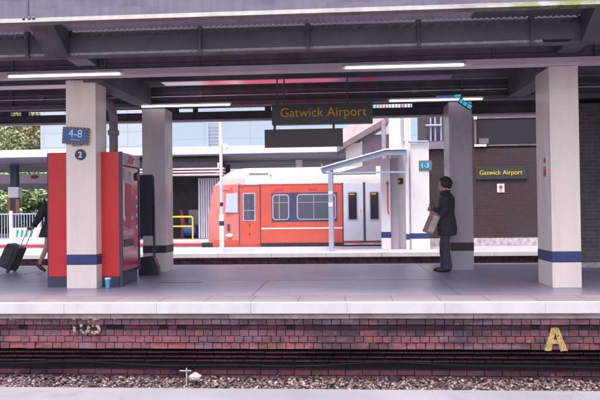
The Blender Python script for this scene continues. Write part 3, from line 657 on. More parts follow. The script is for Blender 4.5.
# ---- standing woman, built facing +x then turned to face left
wm = thing('person', 'woman in a dark coat and trousers standing against the mauve column with a bag', 'person', (1.86, 12.25, 0))
body = MB()
body.loft([(0, 0, .86, .10, .15), (0, 0, .98, .115, .165), (.0, 0, 1.10, .10, .14), (.005, 0, 1.25, .11, .155), (0, 0, 1.36, .10, .17), (-.015, 0, 1.42, .075, .13), (-.015, 0, 1.455, .055, .06)])
body.tube([(-.015, 0, 1.42), (0, 0, 1.49), (.012, 0, 1.56)], [.06, .052, .05], 12)
for q, dx in ((-1, .05), (1, -.03)):
    body.tube([(0, q*.085, .93), (.02+dx*.5, q*.08, .5), (-.01+dx, q*.075, .09)], [.09, .058, .038], 12)
    body.tube([(-.03+dx, q*.075, .05), (.06+dx, q*.08, .04), (.15+dx, q*.085, .03)], [.04, .036, .026], 10)
# arms: near (right of picture viewer) arm bent with the hand raised in front, other one holds the bag
body.tube([(-.02, .17, 1.385), (-.01, .21, 1.12), (.0, .20, 1.07), (.12, .13, 1.14), (.20, .08, 1.18)], [.055, .044, .042, .034, .026], 12)
hand(body, (.20, .08, 1.18), (1, -.4, .3), (0, -.3, 1), .9)
body.tube([(-.02, -.17, 1.385), (.0, -.21, 1.12), (.01, -.20, 1.07), (.14, -.12, 1.11), (.215, -.06, 1.14)], [.055, .044, .042, .034, .026], 12)
hand(body, (.215, -.06, 1.14), (1, .4, .25), (0, .3, 1), 1.0)
hp = head(body, (.03, 0, 1.615), tilt=.16)
bo = remesh(body, 'body', 'skin', wm, .0085, 4)
ct = MB()
ct.loft([(-.02, 0, .68, .165, .205), (-.025, 0, .8, .178, .215), (-.02, 0, .95, .17, .205), (-.02, 0, 1.10, .15, .185), (-.02, 0, 1.25, .152, .19), (-.03, 0, 1.36, .145, .20), (-.04, 0, 1.42, .115, .165), (-.035, 0, 1.465, .07, .085)])
ct.tube([(-.02, .165, 1.385), (-.02, .225, 1.12), (.0, .215, 1.055), (.11, .145, 1.125), (.185, .09, 1.172)], [.075, .066, .064, .052, .045], 14)
ct.tube([(-.02, -.165, 1.385), (-.01, -.225, 1.12), (.01, -.215, 1.055), (.13, -.13, 1.10), (.20, -.07, 1.135)], [.075, .066, .064, .052, .045], 14)
remesh(ct, 'coat', 'coat', wm, .011, 8)
sc = MB(); sc.tube([(-.075, -.02, 1.49), (-.03, .06, 1.49), (.04, .045, 1.475), (.075, 0, 1.45), (.04, -.045, 1.475), (-.03, -.06, 1.49), (-.075, .02, 1.492)], .032, 10)
remesh(sc, 'collar', 'coat', wm, .01, 3)
tr_ = MB()
for q, dx in ((-1, .05), (1, -.03)):
    tr_.tube([(-.005, q*.08, .95), (.0+dx*.2, q*.085, .75), (.02+dx*.5, q*.08, .48), (.0+dx, q*.077, .2), (-.005+dx, q*.076, .05)], [.115, .10, .082, .074, .076], 16)
remesh(tr_, 'trousers', 'trousers', wm, .011, 6)
for q, dx in ((-1, .05), (1, -.03)):
    remesh(MB().tube([(-.06+dx, q*.075, .045), (0+dx, q*.077, .055), (.08+dx, q*.08, .04), (.17+dx, q*.085, .028), (.195+dx, q*.086, .024)], [.04, .05, .045, .034, .02], 12), 'shoe', 'shoe', wm, .008, 3)
ha = MB(); hr = random.Random(3)
for i in range(90):
    th = hr.uniform(0, 6.283); zz = hr.uniform(-.55, 1); rr = (1-zz*zz)**.5
    p = Vector((rr*math.cos(th), rr*math.sin(th), zz))
    if p.x > .45 and p.z < .6: continue
    ha.ell(hp(-.034+p.x*.108, p.y*.095, .022+p.z*.11), (.034, .032, .034), 8, 6)
ha.ell(hp(-.03, 0, .03), (.10, .085, .10)); ha.ell(hp(-.10, 0, -.02), (.05, .055, .065))
remesh(ha, 'hair', 'hair', wm, .008, 1)
for c in wm.children:
    xf(c, 1.88, 12.25, R(180-14))
bg_ = thing('shoulder_bag', 'mauve bag with a pale panel held in front of the standing woman', 'bag', (1.62, 12.2, .95))
def slab(c, ax, L, W, T): return [(c[0]+ax[0]*a*L-ax[1]*b*W, c[1]+ax[1]*a*L+ax[0]*b*W) for a, b in ((-.5, -.5), (.5, -.5), (.5, .5), (-.5, .5))]
ax = Vector((.4, .92)).normalized()
MB().prism(slab((1.615, .91), ax, .41, .20, 0), 12.12, 12.22).build('bag_body', 'bagcloth', bg_, bevel=.015); MB().prism(slab((1.635, .895), ax, .32, .11, 0), 12.112, 12.119).build('pale_panel', 'bagpale', bg_)
MB().tube([(1.66, 12.17, 1.08), (1.66, 12.17, 1.14), (1.675, 12.19, 1.165), (1.70, 12.2, 1.13), (1.71, 12.19, 1.05)], .008, 8).build('handle', 'bagcloth', bg_)
ph = thing('folded_scarf', 'dark lilac bundle held at chest height by the standing woman', 'scarf', (1.62, 12.18, 1.2))
pb = MB()
for i in range(7): pb.ell((1.625+random.uniform(-.03, .03), 12.17+random.uniform(-.03, .03), 1.22+random.uniform(-.05, .06)), (.035, .03, .035), 10, 8)
pb.ell((1.615, 12.18, 1.25), (.05, .03, .03), 10, 8); po = remesh(pb, 'scarf_fold', 'scarf', ph, .008, 2)

# ---- walking traveller, facing right
pw = thing('person', 'traveller in a black coat walking behind the red vending machine pulling a suitcase', 'person', (-5.78, 12.75, 0))
body = MB()
body.loft([(0, 0, .85, .10, .15), (0, 0, .97, .115, .165), (.02, 0, 1.10, .10, .135), (.04, 0, 1.25, .11, .155), (.05, 0, 1.36, .10, .17), (.045, 0, 1.42, .075, .13), (.045, 0, 1.455, .055, .06)])
body.tube([(.045, 0, 1.42), (.06, 0, 1.49), (.075, 0, 1.56)], [.06, .052, .05], 12)
body.tube([(0, -.085, .92), (-.06, -.085, .50), (-.22, -.085, .16)], [.088, .056, .036], 12); body.tube([(-.235, -.085, .17), (-.19, -.085, .09), (-.12, -.085, .03)], [.036, .034, .028], 10)
body.tube([(0, .085, .92), (.16, .085, .50), (.22, .085, .09)], [.088, .056, .036], 12); body.tube([(.20, .085, .05), (.29, .085, .04), (.37, .085, .03)], [.04, .036, .026], 10)
body.tube([(.03, -.18, 1.385), (-.13, -.21, 1.14), (-.24, -.20, .98), (-.30, -.18, .905)], [.055, .045, .034, .026], 12); hand(body, (-.30, -.18, .905), (-.7, 0, -.7), (0, -1, .3), 1.1)
body.tube([(.03, .18, 1.385), (.10, .21, 1.12), (.26, .19, .98), (.34, .18, .95)], [.055, .045, .034, .026], 12); hand(body, (.34, .18, .95), (.9, 0, -.4), (0, -.3, 1), .6)
hp = head(body, (.095, 0, 1.615), tilt=.05)
remesh(body, 'body', 'skin', pw, .0085, 4)
ct = MB()
ct.loft([(-.05, 0, .70, .20, .22), (-.03, 0, .83, .18, .205), (0, 0, .97, .145, .19), (.015, 0, 1.10, .13, .17), (.035, 0, 1.25, .135, .185), (.045, 0, 1.36, .125, .195), (.04, 0, 1.43, .09, .15), (.04, 0, 1.475, .07, .085)])
ct.tube([(.03, -.17, 1.385), (-.13, -.21, 1.14), (-.23, -.20, .99), (-.28, -.18, .92)], [.09, .08, .062, .05], 14); ct.tube([(.03, .17, 1.385), (.10, .22, 1.12), (.25, .19, .99), (.32, .18, .955)], [.08, .07, .056, .046], 14)
remesh(ct, 'coat', 'coat', pw, .011, 8)
ha = MB(); ha.ell(hp(-.03, 0, .032), (.10, .086, .10)); ha.ell(hp(-.07, 0, -.05), (.065, .075, .10)); remesh(ha, 'hair', 'hair', pw, .008, 2)
remesh(MB().tube([(-.27, -.085, .215), (-.24, -.085, .15), (-.19, -.085, .085), (-.11, -.085, .03), (-.09, -.085, .024)], [.034, .046, .042, .032, .02], 12), 'shoe', 'brownshoe', pw, .008, 2)
remesh(MB().tube([(.16, .085, .045), (.22, .085, .055), (.30, .085, .04), (.39, .085, .026)], [.04, .05, .044, .024], 12), 'shoe', 'brownshoe', pw, .008, 2)
for c in pw.children: xf(c, -5.89, 12.75, 0)
sc_ = thing('suitcase', 'dark wheeled suitcase tilted behind the walking traveller', 'suitcase', (-6.7, 12.57, 0))
a = R(-24); c0 = (-6.66, .05)
def cp(pts): return rotp([(c0[0]+x, c0[1]+z) for x, z in pts], c0, a)
MB().prism(cp(rect(-.2, .07, .02, .5)), 12.40, 12.74).build('case_body', 'case', sc_, bevel=.03)
MB().prism(cp(rect(-.205, -.02, .06, .44)), 12.39, 12.398).build('front_pocket', 'black', sc_, bevel=.003)
for y in (12.46, 12.68):
    e0, e1 = cp([(.05, .45), (.05, .93)]); MB().tube([(e0[0], y, e0[1]), (e1[0], y, e1[1])], .009, 8).build('handle_rod', 'alu', sc_)
MB().tube([(e1[0], 12.44, e1[1]), (e1[0], 12.70, e1[1])], .016, 10).build('grip', 'black', sc_)
t0 = cp([(-.02, .51)])[0]; MB().tube([(t0[0]-.05, 12.57, t0[1]+.0), (t0[0]-.03, 12.57, t0[1]+.03), (t0[0]+.05, 12.57, t0[1]+.0), (t0[0]+.07, 12.57, t0[1]-.04)], .012, 8).build('top_handle', 'grey', sc_)
for y in (12.43, 12.71): MB().tube([(-6.64, y-.015, .035), (-6.64, y+.015, .035)], .034, 16).build('wheel', 'black', sc_)

# ================================================================== MIDDLE PLATFORM FURNITURE
lpst = thing('lamp_post', 'tall slim white post with blue bands and a floodlight on the middle platform', 'post', (-3.5, 18.4, 0))
MB().tube([(-3.5, 18.4, 0), (-3.5, 18.4, 1.06), (-3.5, 18.4, 1.09)], [.068, .068, .05], 18).build('lower_tube', 'white', lpst, smooth=True); MB().tube([(-3.5, 18.4, 1.08), (-3.5, 18.4, 3.9)], .045, 18).build('upper_tube', 'white', lpst, smooth=True)
MB().tube([(-3.5, 18.4, .76), (-3.5, 18.4, .89)], .071, 18).build('blue_band', 'band', lpst); MB().tube([(-3.5, 18.4, 1.31), (-3.5, 18.4, 1.42)], .048, 18).build('blue_band', 'band', lpst)
MB().prism([(-3.46, 3.08), (-3.34, 3.10), (-3.27, 2.98), (-3.38, 2.93)], 18.3, 18.45).build('floodlight', 'palewhite', lpst, bevel=.01); MB().box(-3.60, -3.545, 18.36, 18.44, 2.42, 2.56).build('junction_box', 'palewhite', lpst, bevel=.008)
MB().box(-3.66, -3.55, 18.39, 18.41, 2.28, 2.3).build('bracket', 'palewhite', lpst)

shl = thing('platform_shelter', 'pale blue open shelter with sloping roof on the middle platform', 'shelter', (.5, 19, 0))
MB().prism([(-.63, 2.35), (1.18, 2.84), (1.76, 2.84), (1.76, 2.70), (1.20, 2.70), (-.63, 2.22)], 18.45, 18.52).build('fascia', 'paleblue', shl)
MB().prism([(-.66, 2.39), (1.18, 2.885), (1.80, 2.885), (1.80, 2.845), (1.18, 2.845), (-.66, 2.355)], 18.40, 20.3).build('roof', 'palewhite', shl)
MB().box(-.60, 1.76, 18.46, 18.53, 2.195, 2.245).build('tie_beam', 'paleblue', shl)
for x, y in ((-.38, 18.5), (-.38, 20.1)): MB().box(x-.062, x+.062, y-.06, y+.06, 0, 2.26 if y < 19 else 2.4).build('post', 'paleblue', shl, bevel=.008)
MB().box(-.445, -.315, 18.435, 18.439, 1.26, 1.38).build('white_label', 'white', shl); MB().box(-.445, -.315, 18.435, 18.439, 1.62, 1.70).build('white_label', 'white', shl)
MB().prism([(-.5, 2.25), (1.0, 2.25), (1.0, 2.63)], 20.2, 20.23).build('rear_gusset', 'palewhite', shl)
MB().tube([(-.62, 18.48, 2.48), (-.62, 18.48, 2.36)], .02).build('downlight', 'grey', shl)

def pcol(label, x0, x1, y, z1, mat, band=None, d=.4, gz=0):
    t = thing('platform_column', label, 'column', ((x0+x1)/2, y+d/2, 0), 'columns on the middle platform')
    MB().box(x0, x1, y, y+d, .0, z1).build('shaft', mat, t, bevel=.01)
    if band: MB().box(x0-.004, x1+.004, y-.004, y+d+.004, *band).build('painted_band', 'band', t, bevel=.01)
    return t
pcol('short white banded column under the shelter roof', 1.09, 1.36, 19.2, 2.66, 'white', (.33, .51), d=.25)
pcol('mauve shaft for the shaded side of the white columns under the shelter', 1.365, 1.60, 19.35, 2.68, 'column_mauve', d=.2)  # shaded side of the white column put in as a mauve shaft
pcol('tall plain white column rising behind the shelter roof', 1.40, 1.90, 19.66, 4.6, 'white', d=.4)
pcol('broad white column with a blue band and the blue 1-3 plate', 1.93, 2.46, 18.95, 3.08, 'white', (.31, .47), d=.5)
wp = thing('white_pole', 'slim white pole standing beside the broad white column', 'pole', (1.81, 18.75, 0)); MB().tube([(1.81, 18.75, 0), (1.81, 18.75, 4.2)], .052, 14).build('tube', 'white', wp, smooth=True); MB().tube([(1.81, 18.75, .30), (1.81, 18.75, .46)], .056, 14).build('blue_band', 'band', wp)
MB().tube([(1.69, 18.8, 2.85), (1.69, 18.8, 4.2)], .05, 12).build('dark_conduit', 'column_mauve', wp)
n13 = thing('number_plate', 'bright blue plate reading 1-3 with a striped border on a broad white column', 'sign', (2.35, 18.9, 2.42))
MB().box(2.17, 2.54, 18.925, 18.945, 2.285, 2.565).build('border', 'hazard', n13); MB().box(2.20, 2.51, 18.919, 18.924, 2.315, 2.535).build('plate', 'cyanblue', n13); lettering('1-3', .2, 'white', n13, 2.25, 18.916, 2.36, depth=.002)
rp = thing('red_pipe', 'thin red pipe down the front of the short white column', 'pipe', (1.28, 19.17, 1)); MB().tube([(1.28, 19.17, 2.0), (1.28, 19.17, 1.12), (1.31, 19.17, 1.04)], .018).build('pipe', 'redsign', rp); MB().box(1.24, 1.32, 19.185, 19.199, 1.9, 1.96).build('clip', 'redsign', rp)
ns = thing('small_sign', 'small dark sign with a yellow mark between the white columns', 'sign', (1.66, 19.3, 2)); MB().box(1.60, 1.78, 19.62, 19.65, 1.92, 2.10).build('panel', 'signdark', ns); MB().box(1.63, 1.68, 19.614, 19.619, 1.97, 2.04).build('mark', 'yellowtxt', ns)
MB().tube([(1.9, 18.9, 3.10), (2.6, 18.9, 3.10)], .05, 10)
rl = thing('handrail', 'pale blue rail across the top of the broad white column', 'rail', (2.2, 18.9, 3.1)); MB().tube([(1.72, 18.9, 3.11), (2.44, 18.9, 3.11)], .03, 10).build('rail', 'paleblue', rl); MB().box(1.74, 1.80, 18.87, 18.93, 3.04, 3.085).build('foot', 'paleblue', rl)

# brick station building on the middle platform
sb = thing('station_building', 'shade-darkened brick station building at the right of the middle platform', 'building', (5, 20.6, 0))
MB().box(2.50, 12, 20.5, 20.85, .25, 3.02).build('lower_wall', 'brickshade', sb); MB().box(2.48, 12, 20.44, 20.86, 0, .245).build('plinth', 'plinth', sb, bevel=.01)
MB().box(2.36, 3.12, 20.52, 20.86, 3.03, 6).build('upper_wall', 'brickgable', sb); MB().box(3.125, 12, 20.6, 20.86, 3.03, 6).build('upper_wall', 'brickshade', sb)
MB().box(2.56, 3.15, 20.40, 20.515, 3.03, 3.26).build('ledge', 'mauvewall', sb)
wn = MB().box(4.07, 8, 20.55, 20.58, 3.96, 4.02).box(4.07, 8, 20.54, 20.58, 3.10, 3.15).box(4.07, 4.13, 20.50, 20.58, 3.161, 3.929).build('window_frame', 'web', sb)
MB().box(4.131, 8, 20.57, 20.598, 3.161, 3.929).build('window_glass', 'glassw', sb); MB().box(4.2, 4.5, 20.46, 20.57, 3.17, 3.34).build('window_box', 'web', sb); MB().box(4.05, 4.42, 20.43, 20.458, 3.08, 3.15).build('bright_end', 'white', sb); MB().box(4.05, 4.15, 20.45, 20.498, 3.93, 4.02).build('bright_end', 'white', sb)
for x in (2.72, 2.86, 3.04): MB().tube([(x, 20.44, 3.28), (x, 20.44, 4.5)], .03).build('pipe', 'paleblue', sb)
MB().tube([(2.56, 20.38, 3.76), (3.05, 20.38, 3.76)], .035).build('pipe', 'paleblue', sb)
s2 = thing('name_sign', 'dark station name sign with yellow lettering on the brick building', 'sign', (4.86, 20.45, 2.25))
MB().box(4.08, 5.63, 20.455, 20.495, 2.06, 2.45).build('panel', 'signdark', s2, bevel=.005); lettering('Gatwick Airport', 1.30, 'yellowtxt', s2, 4.20, 20.451, 2.205)
po_ = thing('poster', 'small white poster with a red emblem under the yellow name sign', 'poster', (4.85, 20.48, 1.8)); MB().box(4.735, 4.955, 20.48, 20.497, 1.655, 1.92).build('sheet', 'white', po_); MB().tube([(4.845, 20.4795, 1.815), (4.845, 20.475, 1.815)], .06, 16).build('emblem', 'redsign', po_); MB().box(4.80, 4.89, 20.475, 20.4795, 1.69, 1.72).build('emblem', 'redsign', po_)

# ================================================================== TRAIN
tn = thing('train', 'orange red passenger train with a cream roof standing beyond the shelter', 'train', (3, 22.4, -.9))
Y0, YW = 21.05, 2.75
prof = [(0, -.02), (0, 1.0), (.0, 2.03)]
roof = [(.0, 2.035), (.03, 2.20), (.10, 2.38), (.28, 2.52), (.7, 2.61), (1.375, 2.64)]
def section(x):
    # plan taper and roof droop at the rounded cab end
    t = max(0, min(1, (x+4.56)/1.35)); s_ = (1-(1-t)**2.4)**.5
    return s_
def shell(pr, name, mat, x0, x1, cap=False):
    xs = [x0+(x1-x0)*(i/40)**2 for i in range(41)] if x0 < -3.0 else [x0, x1]
    m = MB(); full = pr + [(YW-a, b) for a, b in reversed(pr) if abs(a-YW/2) > 1e-4]; k = len(full)
    for x in xs:
        for a, b in full:
            s_ = section(x) if x0 < -3 else 1
            # lean: higher points start further back
            lean = section(x-max(0, b-1.0)*.15) if x0 < -3 else 1
            zz = b if b < 2.04 else 2.03+(b-2.03)*(max(.02, section(x-.04))**1.1 if x0 < -3 else 1)
            yy = YW/2+(a-YW/2)*(.55+.45*lean) if x0 < -3 else a
            xx = x+max(0, b-1.0)*.16*(1-min(1, (x+4.56)/1.6)) if x0 < -3 else x
            m.v.append((xx, Y0+yy, zz))
    for i in range(len(xs)-1):
        for j in range(k-1): m.f.append((i*k+j, i*k+j+1, (i+1)*k+j+1, (i+1)*k+j)); m.t.append(0)
    m.f.append(tuple(range(k))); m.t.append(0); m.f.append(tuple((len(xs)-1)*k+j for j in range(k-1, -1, -1))); m.t.append(0)
    return m.build(name, mat, tn, smooth=True)
shell(prof, 'cab_side', 'tglare', -4.56, -2.80); shell(roof, 'cab_roof', 'tcabroof', -4.56, -3.26)
shell(prof, 'body_side', 'tred', -2.797, 16); shell(roof, 'body_roof', 'troof', -3.257, 16)
e = Y0-.004
MB().box(-4.3, -2.8, e-.004, Y0+.1, -.02, .22).build('cab_skirt', 'tred', tn)
MB().box(-3.26, -2.80, e, Y0, 2.02, 2.06).build('cab_cornice', 'troof', tn)
dc = MB().box(-3.40, -2.74, e-.008, Y0-.001, .08, 1.97).build('cab_door', 'tred', tn, bevel=.01)
MB().box(-3.435, -3.41, e-.006, Y0, .05, 2.0).box(-2.735, -2.71, e-.006, Y0, .05, 2.0).box(-3.435, -2.71, e-.005, Y0-.0005, 1.975, 2.0).build('door_seal', 'frame', tn)
MB().box(-3.30, -2.88, e-.018, e-.009, .84, 1.76).build('window_frame', 'frame_light', dc, bevel=.004); MB().box(-3.26, -2.92, e-.024, e-.019, 1.20, 1.72).box(-3.26, -2.92, e-.024, e-.019, .88, 1.17).build('pane', 'glass', dc)
MB().box(-3.1, -3.07, e-.02, e-.009, .67, .75).box(-3.1, -3.07, e-.02, e-.009, .38, .45).build('handle', 'tdark', dc)
cw = MB().prism([(-3.88, 1.13), (-3.47, 1.12), (-3.47, 1.76), (-3.84, 1.74)], Y0-.012, Y0+.05).build('cab_window', 'glasspale', tn)
for pl in ([(-3.98, 1.88), (-3.72, 1.87), (-3.66, 1.98), (-3.62, 1.98), (-3.68, 1.81), (-3.96, 1.81)], [(-3.36, 1.92), (-3.31, 1.99), (-3.25, 1.99), (-3.31, 1.90)]): MB().prism(pl, Y0-.02, Y0-.0125).build('red_marking', 'redsign', tn)
MB().prismx([(Y0+.05, 2.40), (Y0+.2, 2.52), (Y0+.25, 2.50), (Y0+.15, 2.36)], -3.10, -2.45).build('roof_grille', 'shutter', tn)
MB().box(-3.44, -3.40, e-.02, Y0, 2.05, 2.08).build('rain_strip', 'grey', tn)
hl = MB().ell((-3.75, Y0-.012, .38), (.12, .02, .06), 14, 8).build('headlight', 'white', tn); MB().box(-3.82, -3.74, Y0-.02, Y0, .52, .74).build('cab_lamp', 'frame', tn)
MB().tube([(-4.62, 22.2, .05), (-4.3, 22.3, .05)], .07, 10).build('coupler', 'tdark', tn); MB().box(-4.72, -4.35, 21.3, 21.7, -.1, .12).build('coupler', 'tdark', tn)
# saloon windows
wb = MB().box(-2.36, -.22, e-.002, Y0-.001, .80, 1.745).build('window_band', 'frame', tn, bevel=.003)
def rrect(x0, x1, z0, z1, r):
    p = []
    for cx, cz, a0 in ((x1-r, z0+r, -90), (x1-r, z1-r, 0), (x0+r, z1-r, 90), (x0+r, z0+r, 180)):
        for i in range(6): a = R(a0+18*i); p.append((cx+r*math.cos(a), cz+r*math.sin(a)))
    return p
def window(x0, x1, z0=.86, z1=1.70):
    f = MB().prism(rrect(x0, x1, z0, z1, .11), e-.014, e-.003).build('window', 'frame_light', tn)
    MB().prism(rrect(x0+.035, x1-.035, z0+.035, z1-.035, .085), e-.018, e-.0145).build('pane', 'glass', f)
    MB().box(x0+.04, x1-.04, e-.021, e-.0185, z0+.56, z0+.575).build('transom', 'frame_light', f)
window(-2.33, -1.78); window(-1.53, -.26)
for x in (-2.10, -.98): MB().box(x-.008, x+.008, e-.022, e-.0145, .9, 1.66).build('grab_pole', 'yellow' if x < -2 else 'frame_light', tn)
MB().box(-2.70, -.05, e-.002, Y0-.001, .565, .61).build('waist_stripe', 'white', tn)
for a, b in ((-2.29, -1.98), (-1.15, -.86)): MB().box(a, b, e-.004, Y0-.001, 1.83, 1.92).build('red_marking', 'redsign', tn)
MB().box(-2.7, 16, e-.003, Y0-.001, 2.0, 2.03).build('cantrail_stripe', 'redsign', tn)
for a, b in ((-.02, .615), (.69, 1.30)):
    dr = MB().box(a, b, e-.012, Y0-.001, .17, 2.04).build('sliding_door', 'tdoor', tn, bevel=.012)
    m_ = (a+b)/2-.02; f = MB().prism(rrect(m_-.165, m_+.165, .82, 1.76, .05), e-.02, e-.0125).build('window', 'frame_light', dr); MB().prism(rrect(m_-.13, m_+.13, .86, 1.72, .04), e-.024, e-.0205).build('pane', 'glassdoor', f)
    MB().box(m_-.10, m_+.06, e-.027, e-.0245, 1.65, 1.69).build('notice', 'amber', f); MB().tube([(b-.08, e-.012, 1.15), (b-.08, e-.02, 1.15)], .035, 12).build('button', 'yellowtxt', dr)
MB().box(.616, .689, e-.008, Y0-.001, .12, 2.05).box(-.06, -.022, e-.008, Y0-.001, .12, 2.05).build('door_seal', 'frame', tn)
MB().box(-2.70, 16, Y0-.03, Y0+.3, -.2, .12).build('underframe', 'tdark', tn); MB().box(-.02, 1.3, Y0-.12, Y0-.03, .04, .10).build('door_step', 'concrete', tn)
MB().box(2.0, 3.3, e-.002, Y0-.001, .80, 1.745).build('window_band', 'frame', tn)
MB().ell((-2.37, Y0+.02, 2.31), (.025, .02, .025), 8, 6).build('roof_stud', 'tdark', tn); MB().ell((-.2, Y0+.02, 2.31), (.02, .02, .02), 8, 6).build('roof_stud', 'tdark', tn)

# ================================================================== BACKGROUND
cp3 = thing('far_canopy', 'long flat canopy with a white edge over the far platform behind the train', 'canopy', (-6, 31, 3.6))
MB().box(-30, 9, 27, 27.25, 3.58, 3.90).build('fascia', 'palewhite', cp3, bevel=.02); MB().box(-30, 9, 27.255, 36.3, 3.54, 3.78).build('soffit', 'greysoffit', cp3)
MB().box(-30, 9, 30.5, 30.8, 3.44, 3.537).build('soffit_rib', 'greysoffit', cp3)
for x in (-15.78, -9.3, -2.2): 
    c_ = MB().box(x, x+.3, 29.8, 30.1, 0, 3.49).build('column', 'navy' if x < -15 else 'palewhite', cp3)
MB().box(-15.86, -15.36, 29.74, 30.16, 1.92, 2.42).build('column_head', 'palewhite', cp3)
for x in (-15.84, -15.42): MB().box(x-.09, x+.09, 29.77, 29.798, 1.05, 1.85).build('hazard_strip', 'hazard', cp3)
cbld = thing('concourse_building', 'pale panelled concourse building above the far canopy', 'building', (-6, 35, 3.8))
MB().box(-16.3, -9.6, 34, 36, 3.75, 8.5).build('wall', 'panelb', cbld); MB().box(-9.59, 9, 34.05, 36, 3.75, 8.5).build('wall', 'panel', cbld)
ld_ = MB()
for x in (-7.15, -6.55): ld_.box(x-.03, x+.03, 33.95, 34.0, 4.6, 5.9)
for i in range(7): ld_.box(-7.119, -6.581, 33.96, 33.99, 4.75+i*.18, 4.78+i*.18)
ld_.build('ladder', 'shutter', cbld)
MB().box(-7.6, -7.2, 33.9, 34.04, 4.55, 4.6).box(-6.2, -5.9, 33.9, 34.04, 4.55, 4.6).build('wall_lamp', 'paleblue', cbld)
# white header wall and columns under the far canopy, at the left
hw = thing('header_wall', 'white header beam with a small red emblem under the far canopy', 'beam', (-18, 33, 3))
MB().box(-22, -15.0, 33, 33.3, 2.70, 3.22).build('beam', 'palewhite', hw); MB().box(-22, -14.6, 32.9, 33.4, 2.45, 2.695).build('lower_rail', 'greysoffit', hw); MB().ell((-16.15, 32.98, 3.06), (.22, .02, .1), 14, 8).build('emblem', 'redsign', hw); MB().box(-19.6, -18.4, 32.98, 32.999, 2.82, 2.86).build('faded_print', 'shutter', hw)
MB().box(-15.0, -14.6, 33, 33.4, 0, 3.48).build('post', 'greysoffit', hw)
gp = thing('grey_pillar', 'pale grey pillar just left of the red vending machine', 'pillar', (-13.6, 29, 0)); MB().box(-13.1, -12.3, 29, 29.5, 0, 3.48).build('shaft', 'shutter', gp)
# fence on the far platform
fc = thing('railing_fence', 'pale blue railing fence with thin bars on the far platform', 'fence', (-13, 26, 0))
for z in (.10, 1.12): MB().box(-24, -8.6, 26, 26.05, z, z+.06).build('rail', 'paleblue', fc)
mb = MB()
for i in range(128): mb.box(-24+i*.12, -24+i*.12+.025, 26.01, 26.04, .161, 1.119)
mb.build('fence_bars', 'paleblue', fc)
for x in (-20, -16.5, -13.75, -12.55, -10.2): MB().box(x-.06, x+.06, 25.98, 26.07, 0, 1.28).build('post', 'palewhite', fc)
nb = thing('notice_board', 'pale notice board with teal print fixed low on the railing fence', 'board', (-13.2, 25.95, .35)); MB().box(-13.7, -12.2, 25.93, 25.97, .12, .58).build('panel', 'palewhite', nb)
for i, x in enumerate((-13.5, -13.3, -13.1, -12.9)): MB().prism([(x, .2), (x+.08, .2), (x+.14, .48), (x+.03, .5)], 25.92, 25.929).build('teal_print', 'teal', nb)
MB().box(-12.65, -12.3, 25.92, 25.929, .17, .5).build('grey_print', 'shutter', nb)
lw = thing('low_wall', 'low white wall on the far platform below the railing fence', 'wall', (-15, 25.4, 0)); MB().box(-26, -9.3, 25.3, 25.5, 0, .12).build('wall_face', 'palewhite', lw)
# dark shed opening with railings
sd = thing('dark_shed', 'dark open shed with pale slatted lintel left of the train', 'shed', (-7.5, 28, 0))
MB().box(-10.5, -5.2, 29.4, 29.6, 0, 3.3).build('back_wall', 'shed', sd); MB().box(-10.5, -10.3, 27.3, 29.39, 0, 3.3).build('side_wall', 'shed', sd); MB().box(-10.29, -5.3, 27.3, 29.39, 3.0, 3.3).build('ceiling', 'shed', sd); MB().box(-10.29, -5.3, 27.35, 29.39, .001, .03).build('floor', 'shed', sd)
mb = MB()
for i in range(3): mb.box(-10.4+i*.7, -5.0, 26.9-.14*i, 27.28, 2.93-.13*i, 3.0-.13*i)
mb.build('lintel_slat', 'stairpink', sd)
mb = MB()
for i in range(9): mb.box(-6.18+i*.1, -6.18+i*.1+.07, 27.28+.02*(i % 2), 27.34, .02, 2.58)
mb.build('shutter', 'shutter', sd)
yr = thing('yellow_railing', 'yellow tubular railing in front of the dark shed', 'railing', (-6.9, 26.9, 0))
MB().tube([(-9.5, 26.9, .95), (-6.42, 26.9, .95), (-6.36, 26.9, .92), (-6.34, 26.9, .85), (-6.34, 26.9, 0)], .038, 10).build('top_rail', 'yellow', yr, smooth=True); MB().tube([(-9.5, 26.9, .55), (-6.34, 26.9, .55)], .032, 10).build('lower_rail', 'yellow', yr); MB().tube([(-8.2, 26.9, 0), (-8.2, 26.9, .94)], .035, 10).build('upright', 'yellow', yr)
bb = thing('blue_drum', 'blue plastic drum lying in the dark shed', 'drum', (-6.6, 27.9, .35)); MB().tube([(-6.95, 28, .36), (-6.9, 28, .36), (-6.45, 27.9, .30), (-6.40, 27.9, .30)], [.24, .3, .3, .25], 18).build('drum_shell', 'blueprop', bb, smooth=True)
ob = thing('orange_bundle', 'orange cloth bundle standing in the dark shed', 'bundle', (-7.05, 28.2, 0)); MB().loft([(-7.08, 28.2, .03, .1, .1), (-7.05, 28.2, .5, .13, .12), (-7.12, 28.2, 1.0, .08, .08), (-7.15, 28.2, 1.25, .05, .05)], 12).build('cloth', 'orange', ob, smooth=True)
gb = thing('grey_cabinet', 'grey cabinet standing at the back of the dark shed', 'cabinet', (-6.7, 28.8, 0)); MB().box(-7.0, -6.55, 28.9, 29.3, .031, 1.25).build('cabinet_body', 'grey', gb, bevel=.02); MB().box(-6.8, -6.76, 28.88, 28.899, .6, .75).build('handle', 'black', gb)

